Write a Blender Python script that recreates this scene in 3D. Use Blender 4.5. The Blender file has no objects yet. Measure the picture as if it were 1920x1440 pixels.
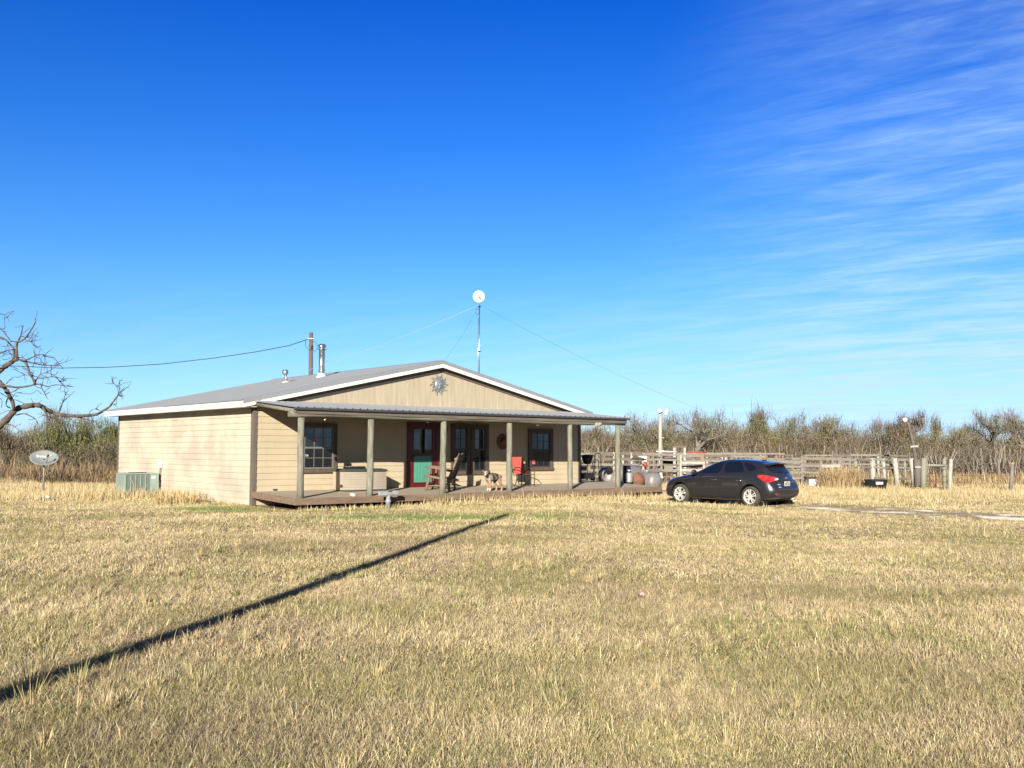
import bpy, bmesh, math, random
import numpy as np
from mathutils import Vector, Matrix, noise as mnoise
from mathutils.bvhtree import BVHTree
R = math.radians
random.seed(7); rng = np.random.default_rng(7)
scene = bpy.context.scene
col = scene.collection

# ------------------------------------------------------------------ camera, sky, sun, exposure
SUN_AZ, SUN_EL = R(190), R(18.5)          # the sun stands behind the camera, a little left
cam_d = bpy.data.cameras.new('camera'); cam = bpy.data.objects.new('camera', cam_d); col.objects.link(cam)
cam_d.sensor_width = 36; cam_d.lens = 1850/1920*36; cam_d.clip_end = 8000; cam_d.clip_start = .1
cam.matrix_world = Matrix.Translation((0, 0, 1.6)) @ Matrix.Rotation(R(93.8), 4, 'X') @ Matrix.Rotation(R(0.18), 4, 'Z')
scene.camera = cam
w = bpy.data.worlds.new('World'); scene.world = w; w.use_nodes = True
nt = w.node_tree; nt.nodes.clear(); N = nt.nodes.new; L = nt.links.new
def mth(t, op, a, b=None, c=None, clamp=False):
    n = t.nodes.new('ShaderNodeMath'); n.operation = op; n.use_clamp = clamp
    for i, v in enumerate((a, b, c)):
        if v is None: continue
        if isinstance(v, (int, float)): n.inputs[i].default_value = v
        else: t.links.new(v, n.inputs[i])
    return n.outputs[0]
def smap(t, v, a, b, x=0., y=1., kind='SMOOTHSTEP'):
    n = t.nodes.new('ShaderNodeMapRange'); n.interpolation_type = kind
    t.links.new(v, n.inputs[0]); n.inputs[1].default_value = a; n.inputs[2].default_value = b
    n.inputs[3].default_value = x; n.inputs[4].default_value = y
    return n.outputs[0]
sky = N('ShaderNodeTexSky'); sky.sky_type = 'NISHITA'; sky.sun_disc = False
sky.sun_elevation = SUN_EL; sky.sun_rotation = SUN_AZ; sky.altitude = 600; sky.air_density = 1.0; sky.dust_density = .15; sky.ozone_density = 3.0
tc = N('ShaderNodeTexCoord'); sp = N('ShaderNodeSeparateXYZ'); L(tc.outputs['Generated'], sp.inputs[0])
tint = N('ShaderNodeValToRGB'); L(sp.outputs[2], tint.inputs[0]); cr = tint.color_ramp
cr.elements[0].position = 0; cr.elements[0].color = (.76,1.0,1.55,1); cr.elements[1].position = .62; cr.elements[1].color = (.0,.42,1.5,1)
for p_, c_ in ((.07, (.66,.98,1.45)), (.17, (.44,.93,1.42)), (.30, (.18,.71,1.55)), (.42, (.05,.52,1.55))):
    e_ = cr.elements.new(p_); e_.color = (*c_, 1)
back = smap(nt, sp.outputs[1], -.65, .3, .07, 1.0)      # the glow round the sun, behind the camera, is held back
hs = N('ShaderNodeMix'); hs.data_type = 'RGBA'; hs.blend_type = 'MULTIPLY'; hs.inputs[0].default_value = 1; L(sky.outputs[0], hs.inputs[6]); L(tint.outputs[0], hs.inputs[7])
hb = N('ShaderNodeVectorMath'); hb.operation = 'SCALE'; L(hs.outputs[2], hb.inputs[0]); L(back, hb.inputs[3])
zz = mth(nt, 'MAXIMUM', sp.outputs[2], 0.015)
px_ = mth(nt, 'DIVIDE', sp.outputs[0], mth(nt, 'ADD', zz, .12)); py_ = mth(nt, 'DIVIDE', sp.outputs[1], mth(nt, 'ADD', zz, .12))
cx = N('ShaderNodeCombineXYZ'); L(px_, cx.inputs[0]); L(py_, cx.inputs[1])
r1 = N('ShaderNodeVectorRotate'); r1.rotation_type = 'Z_AXIS'; r1.inputs['Angle'].default_value = R(34); L(cx.outputs[0], r1.inputs[0])
mp = N('ShaderNodeMapping'); mp.inputs['Scale'].default_value = (.8, 2.5, 1); L(r1.outputs[0], mp.inputs[0])
n1 = N('ShaderNodeTexNoise'); n1.inputs['Scale'].default_value = 2.3; n1.inputs['Detail'].default_value = 9; n1.inputs['Roughness'].default_value = .62; n1.inputs['Distortion'].default_value = .35; L(mp.outputs[0], n1.inputs[0])
r2 = N('ShaderNodeVectorRotate'); r2.rotation_type = 'Z_AXIS'; r2.inputs['Angle'].default_value = R(27); L(cx.outputs[0], r2.inputs[0])
mp2 = N('ShaderNodeMapping'); mp2.inputs['Scale'].default_value = (1.8, 7, 1); L(r2.outputs[0], mp2.inputs[0])
n2 = N('ShaderNodeTexNoise'); n2.inputs['Scale'].default_value = 3.2; n2.inputs['Detail'].default_value = 9; n2.inputs['Roughness'].default_value = .68; n2.inputs['Distortion'].default_value = .6; L(mp2.outputs[0], n2.inputs[0])
n3 = N('ShaderNodeTexNoise'); n3.inputs['Scale'].default_value = .7; n3.inputs['Detail'].default_value = 3; L(cx.outputs[0], n3.inputs[0])
# the sheet of cirrus lies to the right (east) and thins out leftwards
az = mth(nt, 'ARCTAN2', sp.outputs[0], sp.outputs[1])
edge = mth(nt, 'ADD', az, mth(nt, 'MULTIPLY', mth(nt, 'SUBTRACT', n3.outputs[0], .5), .22))
edge = mth(nt, 'SUBTRACT', edge, smap(nt, sp.outputs[2], .05, .42, 0, .14, 'LINEAR'))
em = smap(nt, edge, .02, .34)
fib = mth(nt, 'MULTIPLY', smap(nt, n1.outputs[0], .22, .74), mth(nt, 'ADD', .46, smap(nt, n2.outputs[0], .26, .76, 0, .70)))
low = smap(nt, sp.outputs[2], .02, .36, 1.1, .62, 'LINEAR')
cm = mth(nt, 'MULTIPLY', mth(nt, 'MULTIPLY', em, fib), mth(nt, 'MULTIPLY', low, .64), clamp=True)
# thin haze streaks near the horizon
lowst = mth(nt, 'MULTIPLY', smap(nt, sp.outputs[2], .20, .03), mth(nt, 'MULTIPLY', mth(nt, 'ADD', .35, smap(nt, n1.outputs[0], .35, .7)), smap(nt, az, -.35, .3, .14, .42)))
cm = mth(nt, 'ADD', cm, lowst, clamp=True)
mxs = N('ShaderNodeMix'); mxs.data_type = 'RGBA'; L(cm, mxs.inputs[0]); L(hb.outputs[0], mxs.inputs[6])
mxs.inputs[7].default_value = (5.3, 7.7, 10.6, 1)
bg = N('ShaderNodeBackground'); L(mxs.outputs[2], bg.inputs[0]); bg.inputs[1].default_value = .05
wo = N('ShaderNodeOutputWorld'); L(bg.outputs[0], wo.inputs[0])
sl = bpy.data.lights.new('sun', 'SUN'); sl.energy = 5.0; sl.angle = R(.5); sl.color = (1, .91, .75)
so = bpy.data.objects.new('sun', sl); col.objects.link(so)
sdir = Vector((math.sin(SUN_AZ)*math.cos(SUN_EL), math.cos(SUN_AZ)*math.cos(SUN_EL), math.sin(SUN_EL)))
so.rotation_euler = sdir.to_track_quat('Z', 'Y').to_euler(); so.location = sdir*60
scene.view_settings.view_transform = 'Standard'; scene.view_settings.look = 'None'; scene.view_settings.gamma = 1
scene.view_settings.exposure = 1.165
scene.render.engine = 'CYCLES'

# ------------------------------------------------------------------ helpers
def smooth01(t): t = np.clip(t, 0, 1); return t*t*(3-2*t)
def hsh(i, j, s):
    v = np.sin(i*127.1+j*311.7+s*74.7)*43758.5453
    return v-np.floor(v)
def vn(x, y, s=0):                         # value noise, vectorised
    x = np.asarray(x, float); y = np.asarray(y, float)
    i = np.floor(x); j = np.floor(y); u = x-i; v = y-j; u = u*u*(3-2*u); v = v*v*(3-2*v)
    return (hsh(i, j, s)*(1-u)*(1-v)+hsh(i+1, j, s)*u*(1-v)+hsh(i, j+1, s)*(1-u)*v+hsh(i+1, j+1, s)*u*v)
def fbm(x, y, s=0): return .55*vn(x, y, s)+.3*vn(x*2.1+5, y*2.1, s+1)+.15*vn(x*4.3, y*4.3+9, s+2)
def gz(x, y):                              # lie of the land
    x = np.asarray(x, float); y = np.asarray(y, float)
    return -.13*smooth01((x-1.5)/4.5)*smooth01((y-8)/14)+.05*(fbm(x*.22, y*.22, 3)-.5)*smooth01((y-2)/4)
def g(x, y): return float(gz(x, y))
def PX(px, Y): return (px-960)/1850*Y      # how far right a thing seen in that column stands at depth Y
PHI = R(40.5); HA = Vector((math.cos(PHI), math.sin(PHI), 0)); HB = Vector((-math.sin(PHI), math.cos(PHI), 0)); HC = Vector((-7.27, 27.8, 0))
def H(x, y, z=0): return HC+HA*x+HB*y+Vector((0, 0, z))

def tag(o, label=None, cat=None, group=None, kind=None):
    if label: o['label'] = label
    if cat: o['category'] = cat
    if group: o['group'] = group
    if kind: o['kind'] = kind
    return o
def empty(name, loc, rz=0, label=None, cat=None, group=None):
    o = bpy.data.objects.new(name, None); col.objects.link(o); o.location = loc; o.rotation_euler = (0, 0, rz)
    o.empty_display_size = .2
    return tag(o, label, cat, group)

class MB:
    def __init__(s): s.v = []; s.f = []; s.sm = []
    def add(s, vs, fs, smooth=False):
        b = len(s.v); s.v += [tuple(v) for v in vs]; s.f += [tuple(b+i for i in f) for f in fs]; s.sm += [smooth]*len(fs); return s
    def box(s, x0, x1, y0, y1, z0, z1):
        return s.add([(x0,y0,z0),(x1,y0,z0),(x1,y1,z0),(x0,y1,z0),(x0,y0,z1),(x1,y0,z1),(x1,y1,z1),(x0,y1,z1)],
                     [(0,3,2,1),(4,5,6,7),(0,1,5,4),(1,2,6,5),(2,3,7,6),(3,0,4,7)])
    def bar(s, a, b, wd, ht, up=(0,0,1)):
        a = Vector(a); b = Vector(b); d = (b-a).normalized(); up = Vector(up)
        if abs(d.dot(up)) > .98: up = Vector((0,1,0))
        x = d.cross(up).normalized()*wd/2; z = x.cross(d).normalized()*ht/2
        vs = [a-x-z, a+x-z, a+x+z, a-x+z, b-x-z, b+x-z, b+x+z, b-x+z]
        return s.add(vs, [(0,1,2,3),(7,6,5,4),(0,4,5,1),(1,5,6,2),(2,6,7,3),(3,7,4,0)])
    def tube(s, pts, rad, n=8, caps=True, smooth=True, closed=False):
        pts = [Vector(p) for p in pts]; m = len(pts)
        if isinstance(rad, (int, float)): rad = [rad]*m
        vs = []; ref = None
        for i, p in enumerate(pts):
            if closed: d = pts[(i+1) % m]-pts[i-1]
            else: d = pts[min(i+1, m-1)]-pts[max(i-1, 0)]
            d.normalize()
            if ref is None:
                ref = Vector((0,0,1)) if abs(d.z) < .9 else Vector((1,0,0))
            x = d.cross(ref); 
            if x.length < 1e-4: x = d.cross(Vector((.3,.8,.1)))
            x.normalize(); y = x.cross(d).normalized(); ref = y
            for k in range(n):
                a = 2*math.pi*k/n; vs.append(p+(x*math.cos(a)+y*math.sin(a))*rad[i])
        fs = []
        for i in range(m if closed else m-1):
            j = (i+1) % m
            for k in range(n): fs.append((i*n+k, i*n+(k+1) % n, j*n+(k+1) % n, j*n+k))
        s.add(vs, fs, smooth)
        if caps and not closed:
            b = len(s.v)-len(vs)
            s.f += [tuple(b+k for k in range(n))[::-1], tuple(b+(m-1)*n+k for k in range(n))]; s.sm += [False, False]
        return s
    def lathe(s, prof, c=(0,0,0), axis='Z', n=24, smooth=True, caps=True):
        c = Vector(c); vs = []; m = len(prof)
        for r, h in prof:
            for k in range(n):
                a = 2*math.pi*k/n; u, v = r*math.cos(a), r*math.sin(a)
                p = {'Z': (u, v, h), 'Y': (u, h, v), 'X': (h, u, v)}[axis]; vs.append(c+Vector(p))
        fs = [(i*n+k, i*n+(k+1) % n, (i+1)*n+(k+1) % n, (i+1)*n+k) for i in range(m-1) for k in range(n)]
        s.add(vs, fs, smooth)
        if caps:
            b = len(s.v)-len(vs)
            s.f += [tuple(b+k for k in range(n))[::-1], tuple(b+(m-1)*n+k for k in range(n))]; s.sm += [False, False]
        return s
    def prism(s, poly, a0, a1, axis='Y'):   # a polygon in two axes, pulled along the third
        def P(u, v, t): return {'Y': (u, t, v), 'X': (t, u, v), 'Z': (u, v, t)}[axis]
        n = len(poly); vs = [P(u, v, a0) for u, v in poly]+[P(u, v, a1) for u, v in poly]
        return s.add(vs, [tuple(range(n)), tuple(range(2*n-1, n-1, -1))]+[(i, n+i, n+(i+1) % n, (i+1) % n) for i in range(n)])
    def build(s, name, mat, parent=None, fix=True):
        me = bpy.data.meshes.new(name); me.from_pydata(s.v, [], s.f)
        me.polygons.foreach_set('use_smooth', s.sm)
        if fix:
            bm = bmesh.new(); bm.from_mesh(me); bmesh.ops.recalc_face_normals(bm, faces=bm.faces); bm.to_mesh(me); bm.free()
        me.update(); me.materials.append(mat)
        o = bpy.data.objects.new(name, me); col.objects.link(o)
        if parent: o.parent = parent
        return o
def kids(o): return [c for c in bpy.data.objects if c.parent == o]
def copy_tree(o, parent=None):
    c = o.copy(); col.objects.link(c)
    if parent is not None: c.parent = parent
    for k in kids(o): copy_tree(k, c)
    return c
def bevel(o, wd=.01, seg=2, ang=40):
    m = o.modifiers.new('bevel', 'BEVEL'); m.width = wd; m.segments = seg; m.limit_method = 'ANGLE'; m.angle_limit = R(ang); return o

# ------------------------------------------------------------------ materials
KA = .667          # all pigments below were picked 1.5 times too light; this brings them to real reflectances
def mat(name, c, rough=.7, metal=0., spec=.5, var=None, scale=6., stretch=(1,1,1), amt=.5, bump=0., bscale=60., bstretch=None, coat=0., attr=None, detail=5, emis=None):
    if metal < .5 and name not in ('glass', 'car_glass'): c = tuple(v*KA for v in c); var = tuple(v*KA for v in var) if var is not None else None
    m = bpy.data.materials.new(name); m.use_nodes = True; t = m.node_tree; b = t.nodes['Principled BSDF']
    b.inputs['Roughness'].default_value = rough; b.inputs['Metallic'].default_value = metal; b.inputs['Specular IOR Level'].default_value = spec
    b.inputs['Coat Weight'].default_value = coat; b.inputs['Coat Roughness'].default_value = .04
    b.inputs['Base Color'].default_value = (*c, 1)
    src = None
    if attr:
        a = t.nodes.new('ShaderNodeAttribute'); a.attribute_name = attr; src = a.outputs['Color']; t.links.new(src, b.inputs['Base Color'])
    if var is not None:
        co = t.nodes.new('ShaderNodeTexCoord'); mp = t.nodes.new('ShaderNodeMapping'); mp.inputs['Scale'].default_value = stretch
        t.links.new(co.outputs['Object'], mp.inputs[0])
        n = t.nodes.new('ShaderNodeTexNoise'); n.inputs['Scale'].default_value = scale; n.inputs['Detail'].default_value = detail; n.inputs['Roughness'].default_value = .6
        t.links.new(mp.outputs[0], n.inputs[0])
        f = smap(t, n.outputs[0], .5-amt*.4, .5+amt*.4)
        mx = t.nodes.new('ShaderNodeMix'); mx.data_type = 'RGBA'; t.links.new(f, mx.inputs[0])
        mx.inputs[6].default_value = (*c, 1); mx.inputs[7].default_value = (*var, 1)
        if src is not None: t.links.new(src, mx.inputs[6])
        t.links.new(mx.outputs[2], b.inputs['Base Color'])
    if bump:
        co = t.nodes.new('ShaderNodeTexCoord'); mp = t.nodes.new('ShaderNodeMapping'); mp.inputs['Scale'].default_value = bstretch or stretch
        t.links.new(co.outputs['Object'], mp.inputs[0])
        n = t.nodes.new('ShaderNodeTexNoise'); n.inputs['Scale'].default_value = bscale; n.inputs['Detail'].default_value = 4; t.links.new(mp.outputs[0], n.inputs[0])
        bp = t.nodes.new('ShaderNodeBump'); bp.inputs['Strength'].default_value = bump; bp.inputs['Distance'].default_value = .02
        t.links.new(n.outputs[0], bp.inputs['Height']); t.links.new(bp.outputs[0], b.inputs['Normal'])
    if emis: b.inputs['Emission Color'].default_value = (*emis[0], 1); b.inputs['Emission Strength'].default_value = emis[1]
    return m
M = {}
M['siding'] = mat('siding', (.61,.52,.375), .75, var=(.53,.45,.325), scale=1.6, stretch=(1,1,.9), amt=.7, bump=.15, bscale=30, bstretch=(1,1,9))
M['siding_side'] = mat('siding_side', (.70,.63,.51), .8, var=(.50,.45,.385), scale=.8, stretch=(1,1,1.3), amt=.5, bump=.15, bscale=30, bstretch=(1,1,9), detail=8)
M['gable'] = mat('gable', (.42,.36,.275), .85, var=(.56,.48,.37), scale=5, stretch=(1.6,1,.18), amt=.75, bump=.2, bscale=40, bstretch=(1,1,.05), detail=7)
M['gable_stain'] = mat('gable_stain', (.70,.62,.48), .85, var=(.50,.43,.32), scale=9, stretch=(2,1,.4))
M['white_trim'] = mat('white_trim', (.95,.94,.91), .5, var=(.82,.81,.78), scale=2, amt=.6)
M['brown_trim'] = mat('brown_trim', (.10,.075,.06), .8, var=(.17,.13,.10), scale=14, stretch=(1,1,.15), amt=.8)
M['corner'] = mat('corner', (.18,.15,.135), .85, var=(.11,.09,.08), scale=16, stretch=(1,1,.08), amt=.8)
M['roof'] = mat('roof', (.43,.46,.50), .5, metal=.35, var=(.385,.41,.45), scale=1.2, amt=.6)
M['roof_edge'] = mat('roof_edge', (.06,.06,.065), .6)
M['log'] = mat('log', (.16,.163,.125), .9, var=(.31,.305,.26), scale=13, stretch=(1,1,.16), amt=.55, bump=.5, bscale=30, bstretch=(1,1,.15), detail=8)
M['log_h'] = mat('log_h', (.15,.16,.115), .9, var=(.27,.25,.20), scale=11, stretch=(.14,1,1), amt=.6, bump=.5, bscale=30, bstretch=(.15,1,1), detail=8)
M['fascia_board'] = mat('fascia_board', (.11,.095,.085), .9, var=(.22,.19,.165), scale=10, stretch=(.12,1,1), amt=.8, bump=.3)
M['deck_top'] = mat('deck_top', (.54,.46,.365), .9, var=(.40,.335,.26), scale=8, stretch=(.25,1,1), amt=.8, bump=.3, bscale=30)
M['deck_side'] = mat('deck_side', (.15,.095,.07), .85, var=(.31,.225,.16), scale=10, stretch=(.2,1,1), amt=.9, detail=8)
M['glass'] = mat('glass', (.008,.012,.016), .02, spec=.75)
M['dark_room'] = mat('dark_room', (.02,.02,.022), .8)
M['win_brown'] = mat('win_brown', (.07,.05,.04), .8, var=(.17,.125,.095), scale=12, stretch=(1,1,.2), amt=.9)
M['sash'] = mat('sash', (.20,.19,.18), .5)
M['sash_dark'] = mat('sash_dark', (.05,.045,.045), .5)
M['red_door'] = mat('red_door', (.13,.010,.012), .45, var=(.10,.008,.010), scale=4)
M['teal'] = mat('teal', (.085,.33,.255), .5, var=(.10,.37,.29), scale=3)
M['galv'] = mat('galv', (.55,.56,.57), .28, metal=.9, var=(.42,.43,.44), scale=8, amt=.7)
M['galv_dull'] = mat('galv_dull', (.34,.355,.37), .5, metal=.5, var=(.26,.27,.28), scale=6, amt=.7)
M['white_paint'] = mat('white_paint', (.8,.79,.77), .5)
M['pewter'] = mat('pewter', (.18,.21,.23), .45, metal=.5, var=(.31,.34,.36), scale=18, amt=.7)
M['ac'] = mat('ac', (.34,.44,.41), .55, var=(.30,.39,.37), scale=5)
M['ac_grille'] = mat('ac_grille', (.13,.175,.165), .6, var=(.17,.21,.20), scale=30)
M['black'] = mat('black', (.015,.015,.017), .5)
M['black_metal'] = mat('black_metal', (.02,.02,.02), .4, metal=.3)
M['grey_plastic'] = mat('grey_plastic', (.45,.43,.40), .6, var=(.40,.38,.35), scale=5)
M['box_beige'] = mat('box_beige', (.50,.44,.37), .55, var=(.46,.40,.335), scale=3)
M['box_green'] = mat('box_green', (.07,.095,.085), .45)
M['pvc'] = mat('pvc', (.32,.36,.42), .5, var=(.42,.45,.48), scale=10)
M['rust'] = mat('rust', (.16,.055,.03), .85, var=(.26,.13,.09), scale=9, amt=.7, detail=8)
M['tank'] = mat('tank', (.36,.355,.36), .5, metal=.3, var=(.27,.255,.25), scale=5, amt=.6)
M['wood_brown'] = mat('wood_brown', (.15,.10,.07), .75, var=(.27,.19,.135), scale=14, stretch=(1,1,.4), amt=.9)
M['wood_grey'] = mat('wood_grey', (.19,.17,.15), .9, var=(.31,.285,.255), scale=7, amt=.9, bump=.3, bscale=20, detail=8)
M['wood_dark'] = mat('wood_dark', (.125,.108,.095), .9, var=(.20,.175,.155), scale=6, amt=.9, detail=8)
M['wood_tan'] = mat('wood_tan', (.34,.24,.16), .9, var=(.24,.17,.115), scale=7, amt=.9, detail=8)
M['wood_green'] = mat('wood_green', (.24,.26,.20), .9, var=(.34,.34,.28), scale=8, amt=.9)
M['wood_white'] = mat('wood_white', (.54,.53,.49), .8, var=(.36,.35,.32), scale=7, amt=.6)
M['red_fabric'] = mat('red_fabric', (.66,.115,.095), .8, var=(.58,.10,.085), scale=14)
M['bronze'] = mat('bronze', (.075,.05,.035), .5, metal=.4)
M['paint_car'] = mat('paint_car', (.05,.05,.056), .27, metal=.7, coat=1.0, spec=.5)
M['car_glass'] = mat('car_glass', (.006,.008,.012), .02, spec=.7)
M['car_trim'] = mat('car_trim', (.012,.012,.013), .55)
M['tyre'] = mat('tyre', (.045,.043,.04), .85, var=(.08,.072,.06), scale=6)
M['alloy'] = mat('alloy', (.74,.73,.71), .32, metal=.5)
M['chrome'] = mat('chrome', (.8,.8,.8), .1, metal=1)
M['tail_red'] = mat('tail_red', (.42,.006,.012), .12, coat=1, var=(.75,.06,.06), scale=10)
M['lamp_clear'] = mat('lamp_clear', (.75,.72,.70), .1, coat=1)
M['plate'] = mat('plate', (.62,.62,.58), .5)
M['plate_ink'] = mat('plate_ink', (.08,.09,.16), .5)
M['bark'] = mat('bark', (.175,.14,.12), .95, var=(.075,.058,.05), scale=7, amt=.8, bump=.8, bscale=22, detail=8)
M['limb_grey'] = mat('limb_grey', (.30,.265,.235), .95, var=(.17,.145,.125), scale=5)
M['pole'] = mat('pole', (.20,.135,.105), .9, var=(.13,.09,.07), scale=9, stretch=(1,1,.1), amt=.8)
M['wire'] = mat('wire', (.03,.035,.04), .6)
M['wire_light'] = mat('wire_light', (.55,.58,.6), .4, metal=.4)
M['dish_grey'] = mat('dish_grey', (.30,.335,.34), .55, var=(.27,.30,.31), scale=4)
M['dish_white'] = mat('dish_white', (.82,.82,.80), .4)
M['red_paint'] = mat('red_paint', (.42,.07,.05), .7)
M['sign_dark_red'] = mat('sign_dark_red', (.15,.025,.02), .6, var=(.24,.075,.03), scale=9, amt=.5)
M['sign_red'] = mat('sign_red', (.6,.03,.04), .5)
M['tub'] = mat('tub', (.02,.024,.03), .5)
M['veg'] = mat('veg', (.2,.15,.1), .9, attr='col', spec=.2)
M['fur'] = mat('fur', (.2,.15,.1), .85, attr='col', spec=.2, bump=.5, bscale=90)
M['soil_dark'] = mat('soil_dark', (.06,.05,.04), .9)

# ------------------------------------------------------------------ ground and drive
def axis_pts(lo, hi, step, far, k=1.22):
    a = list(np.arange(lo, hi+1e-6, step)); s = step
    while a[-1] < far: s *= k; a.append(a[-1]+s)
    s = step
    while a[0] > -far: s *= k; a.insert(0, a[0]-s)
    return np.array(a)
def np_mesh(name, co, faces_flat, counts, mats, cols=None, smooth=False, matidx=None):
    me = bpy.data.meshes.new(name); me.vertices.add(len(co)); me.vertices.foreach_set('co', np.ascontiguousarray(co, np.float32).ravel())
    me.loops.add(len(faces_flat)); me.loops.foreach_set('vertex_index', faces_flat.astype(np.int32))
    me.polygons.add(len(counts)); st = np.zeros(len(counts), np.int32); st[1:] = np.cumsum(counts)[:-1]
    me.polygons.foreach_set('loop_start', st)
    me.polygons.foreach_set('use_smooth', np.full(len(counts), smooth))
    for m_ in mats: me.materials.append(m_)
    if matidx is not None: me.polygons.foreach_set('material_index', matidx.astype(np.int32))
    me.update(calc_edges=True)
    if cols is not None:
        a = me.attributes.new('col', 'FLOAT_COLOR', 'POINT'); c4 = np.ones((len(co), 4), np.float32); c4[:, :3] = cols*KA*1.07
        a.data.foreach_set('color', c4.ravel())
    o = bpy.data.objects.new(name, me); col.objects.link(o); return o
gx = axis_pts(-34, 34, .5, 4000); gy = axis_pts(-8, 66, .5, 4000)
XX, YY = np.meshgrid(gx, gy); ZZ = gz(XX, YY)
nx, ny = len(gx), len(gy); co = np.stack([XX, YY, ZZ], -1).reshape(-1, 3)
ii, jj = np.meshgrid(np.arange(nx-1), np.arange(ny-1)); b0 = (jj*nx+ii).ravel()
fc = np.stack([b0, b0+1, b0+nx+1, b0+nx], -1)
mg = bpy.data.materials.new('dry_lawn'); mg.use_nodes = True; t = mg.node_tree; b = t.nodes['Principled BSDF']; b.inputs['Roughness'].default_value = .95; b.inputs['Specular IOR Level'].default_value = .1
tc_ = t.nodes.new('ShaderNodeTexCoord')
def nz(scale, detail=6, rough=.6):
    n = t.nodes.new('ShaderNodeTexNoise'); n.inputs['Scale'].default_value = scale; n.inputs['Detail'].default_value = detail; n.inputs['Roughness'].default_value = rough
    t.links.new(tc_.outputs['Object'], n.inputs[0]); return n.outputs[0]
def mixc(f, a, bb):
    mx = t.nodes.new('ShaderNodeMix'); mx.data_type = 'RGBA'; t.links.new(f, mx.inputs[0])
    for i, v in ((6, a), (7, bb)):
        if isinstance(v, tuple): mx.inputs[i].default_value = (*[q*KA for q in v], 1)
        else: t.links.new(v, mx.inputs[i])
    return mx.outputs[2]
c1 = mixc(smap(t, nz(.35), .35, .65), (.44,.35,.205), (.37,.295,.17))
c1 = mixc(smap(t, nz(14, 8, .75), .45, .62), (.22,.175,.11), c1)
c1 = mixc(smap(t, nz(.9, 5), .58, .75), c1, (.22,.20,.09))
t.links.new(c1, b.inputs['Base Color'])
bp = t.nodes.new('ShaderNodeBump'); bp.inputs['Strength'].default_value = .3; bp.inputs['Distance'].default_value = .03
t.links.new(nz(9, 8, .7), bp.inputs['Height']); t.links.new(bp.outputs[0], b.inputs['Normal'])
ground = np_mesh('ground', co, fc.ravel(), np.full(len(fc), 4), [mg], smooth=True); tag(ground, kind='structure')
ROAD = [(2.5, 38.5), (6.0, 35.0), (9.2, 30.4), (11.3, 27.3), (13.6, 25.3), (17.5, 23.6), (24, 22.5), (36, 22.5)]
def road_dist(x, y):
    d = np.full(np.shape(x), 1e9); x = np.asarray(x, float); y = np.asarray(y, float); s = np.zeros(np.shape(x))
    for (x0, y0), (x1, y1) in zip(ROAD[:-1], ROAD[1:]):
        dx, dy = x1-x0, y1-y0; l2 = dx*dx+dy*dy; tt = np.clip(((x-x0)*dx+(y-y0)*dy)/l2, 0, 1)
        e = np.hypot(x-x0-tt*dx, y-y0-tt*dy); sg = np.sign((x-x0)*dy-(y-y0)*dx); up = e < d
        s = np.where(up, sg, s); d = np.where(up, e, d)
    return d, d*s
def chalk(x, y):                            # 1 where the caliche of the drive lies bare
    d, sd = road_dist(x, y)
    tr = np.exp(-((sd-.75)/.75)**2)*1.0+np.exp(-((sd+1.0)/.35)**2)*.75
    fade = .35+.65*smooth01((np.asarray(x)-8.3)/5)
    return np.clip((fbm(np.asarray(x)*1.2, np.asarray(y)*3.4, 40)-.5)*5.0+(tr*fade-.50)*2.2, 0, 1)*smooth01((tr*fade-.12)/.2)
# the drive is a thin sheet of its own just above the ground
pts = []; prev = None
segs = []
for (x0, y0), (x1, y1) in zip(ROAD[:-1], ROAD[1:]):
    k = max(2, int(math.hypot(x1-x0, y1-y0)/.12))
    for i in range(k): segs.append((x0+(x1-x0)*i/k, y0+(y1-y0)*i/k))
segs = np.array(segs); ker = np.ones(25)/25
sx = np.convolve(np.pad(segs[:, 0], 12, 'edge'), ker, 'valid'); sy = np.convolve(np.pad(segs[:, 1], 12, 'edge'), ker, 'valid')
dx = np.gradient(sx); dy = np.gradient(sy); ln = np.hypot(dx, dy); px0, py0 = dy/ln, -dx/ln
us = np.linspace(-1.9, 1.9, 33)
wob = .18*(vn(np.arange(len(sx))*.08, 0*sx, 9)-.5)
RX = sx[:, None]+px0[:, None]*(us[None, :]*(1+wob[:, None])); RY = sy[:, None]+py0[:, None]*(us[None, :]*(1+wob[:, None]))
RZ = gz(RX, RY)+.022-.028*np.abs(us[None, :]/1.9)**4+.035*(vn(RX*4.5, RY*4.5, 44)-.5)+.02*(vn(RX*11, RY*11, 45)-.5)
ck = chalk(RX, RY)
c_dirt = np.array([.42,.335,.20]); c_chalk = np.array([1.28,1.17,.99])
rc = c_dirt+(c_chalk-c_dirt)*ck[..., None]
n0, n1_ = RX.shape; ii, jj = np.meshgrid(np.arange(n1_-1), np.arange(n0-1)); b0 = (jj*n1_+ii).ravel()
fc = np.stack([b0, b0+1, b0+n1_+1, b0+n1_], -1)
mroad = mat('caliche', (.5,.45,.36), .95, attr='col', spec=.05)
road = np_mesh('road', np.stack([RX, RY, RZ], -1).reshape(-1, 3), fc.ravel(), np.full(len(fc), 4), [mroad], cols=rc.reshape(-1, 3), smooth=True)
tag(road, kind='structure')

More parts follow.
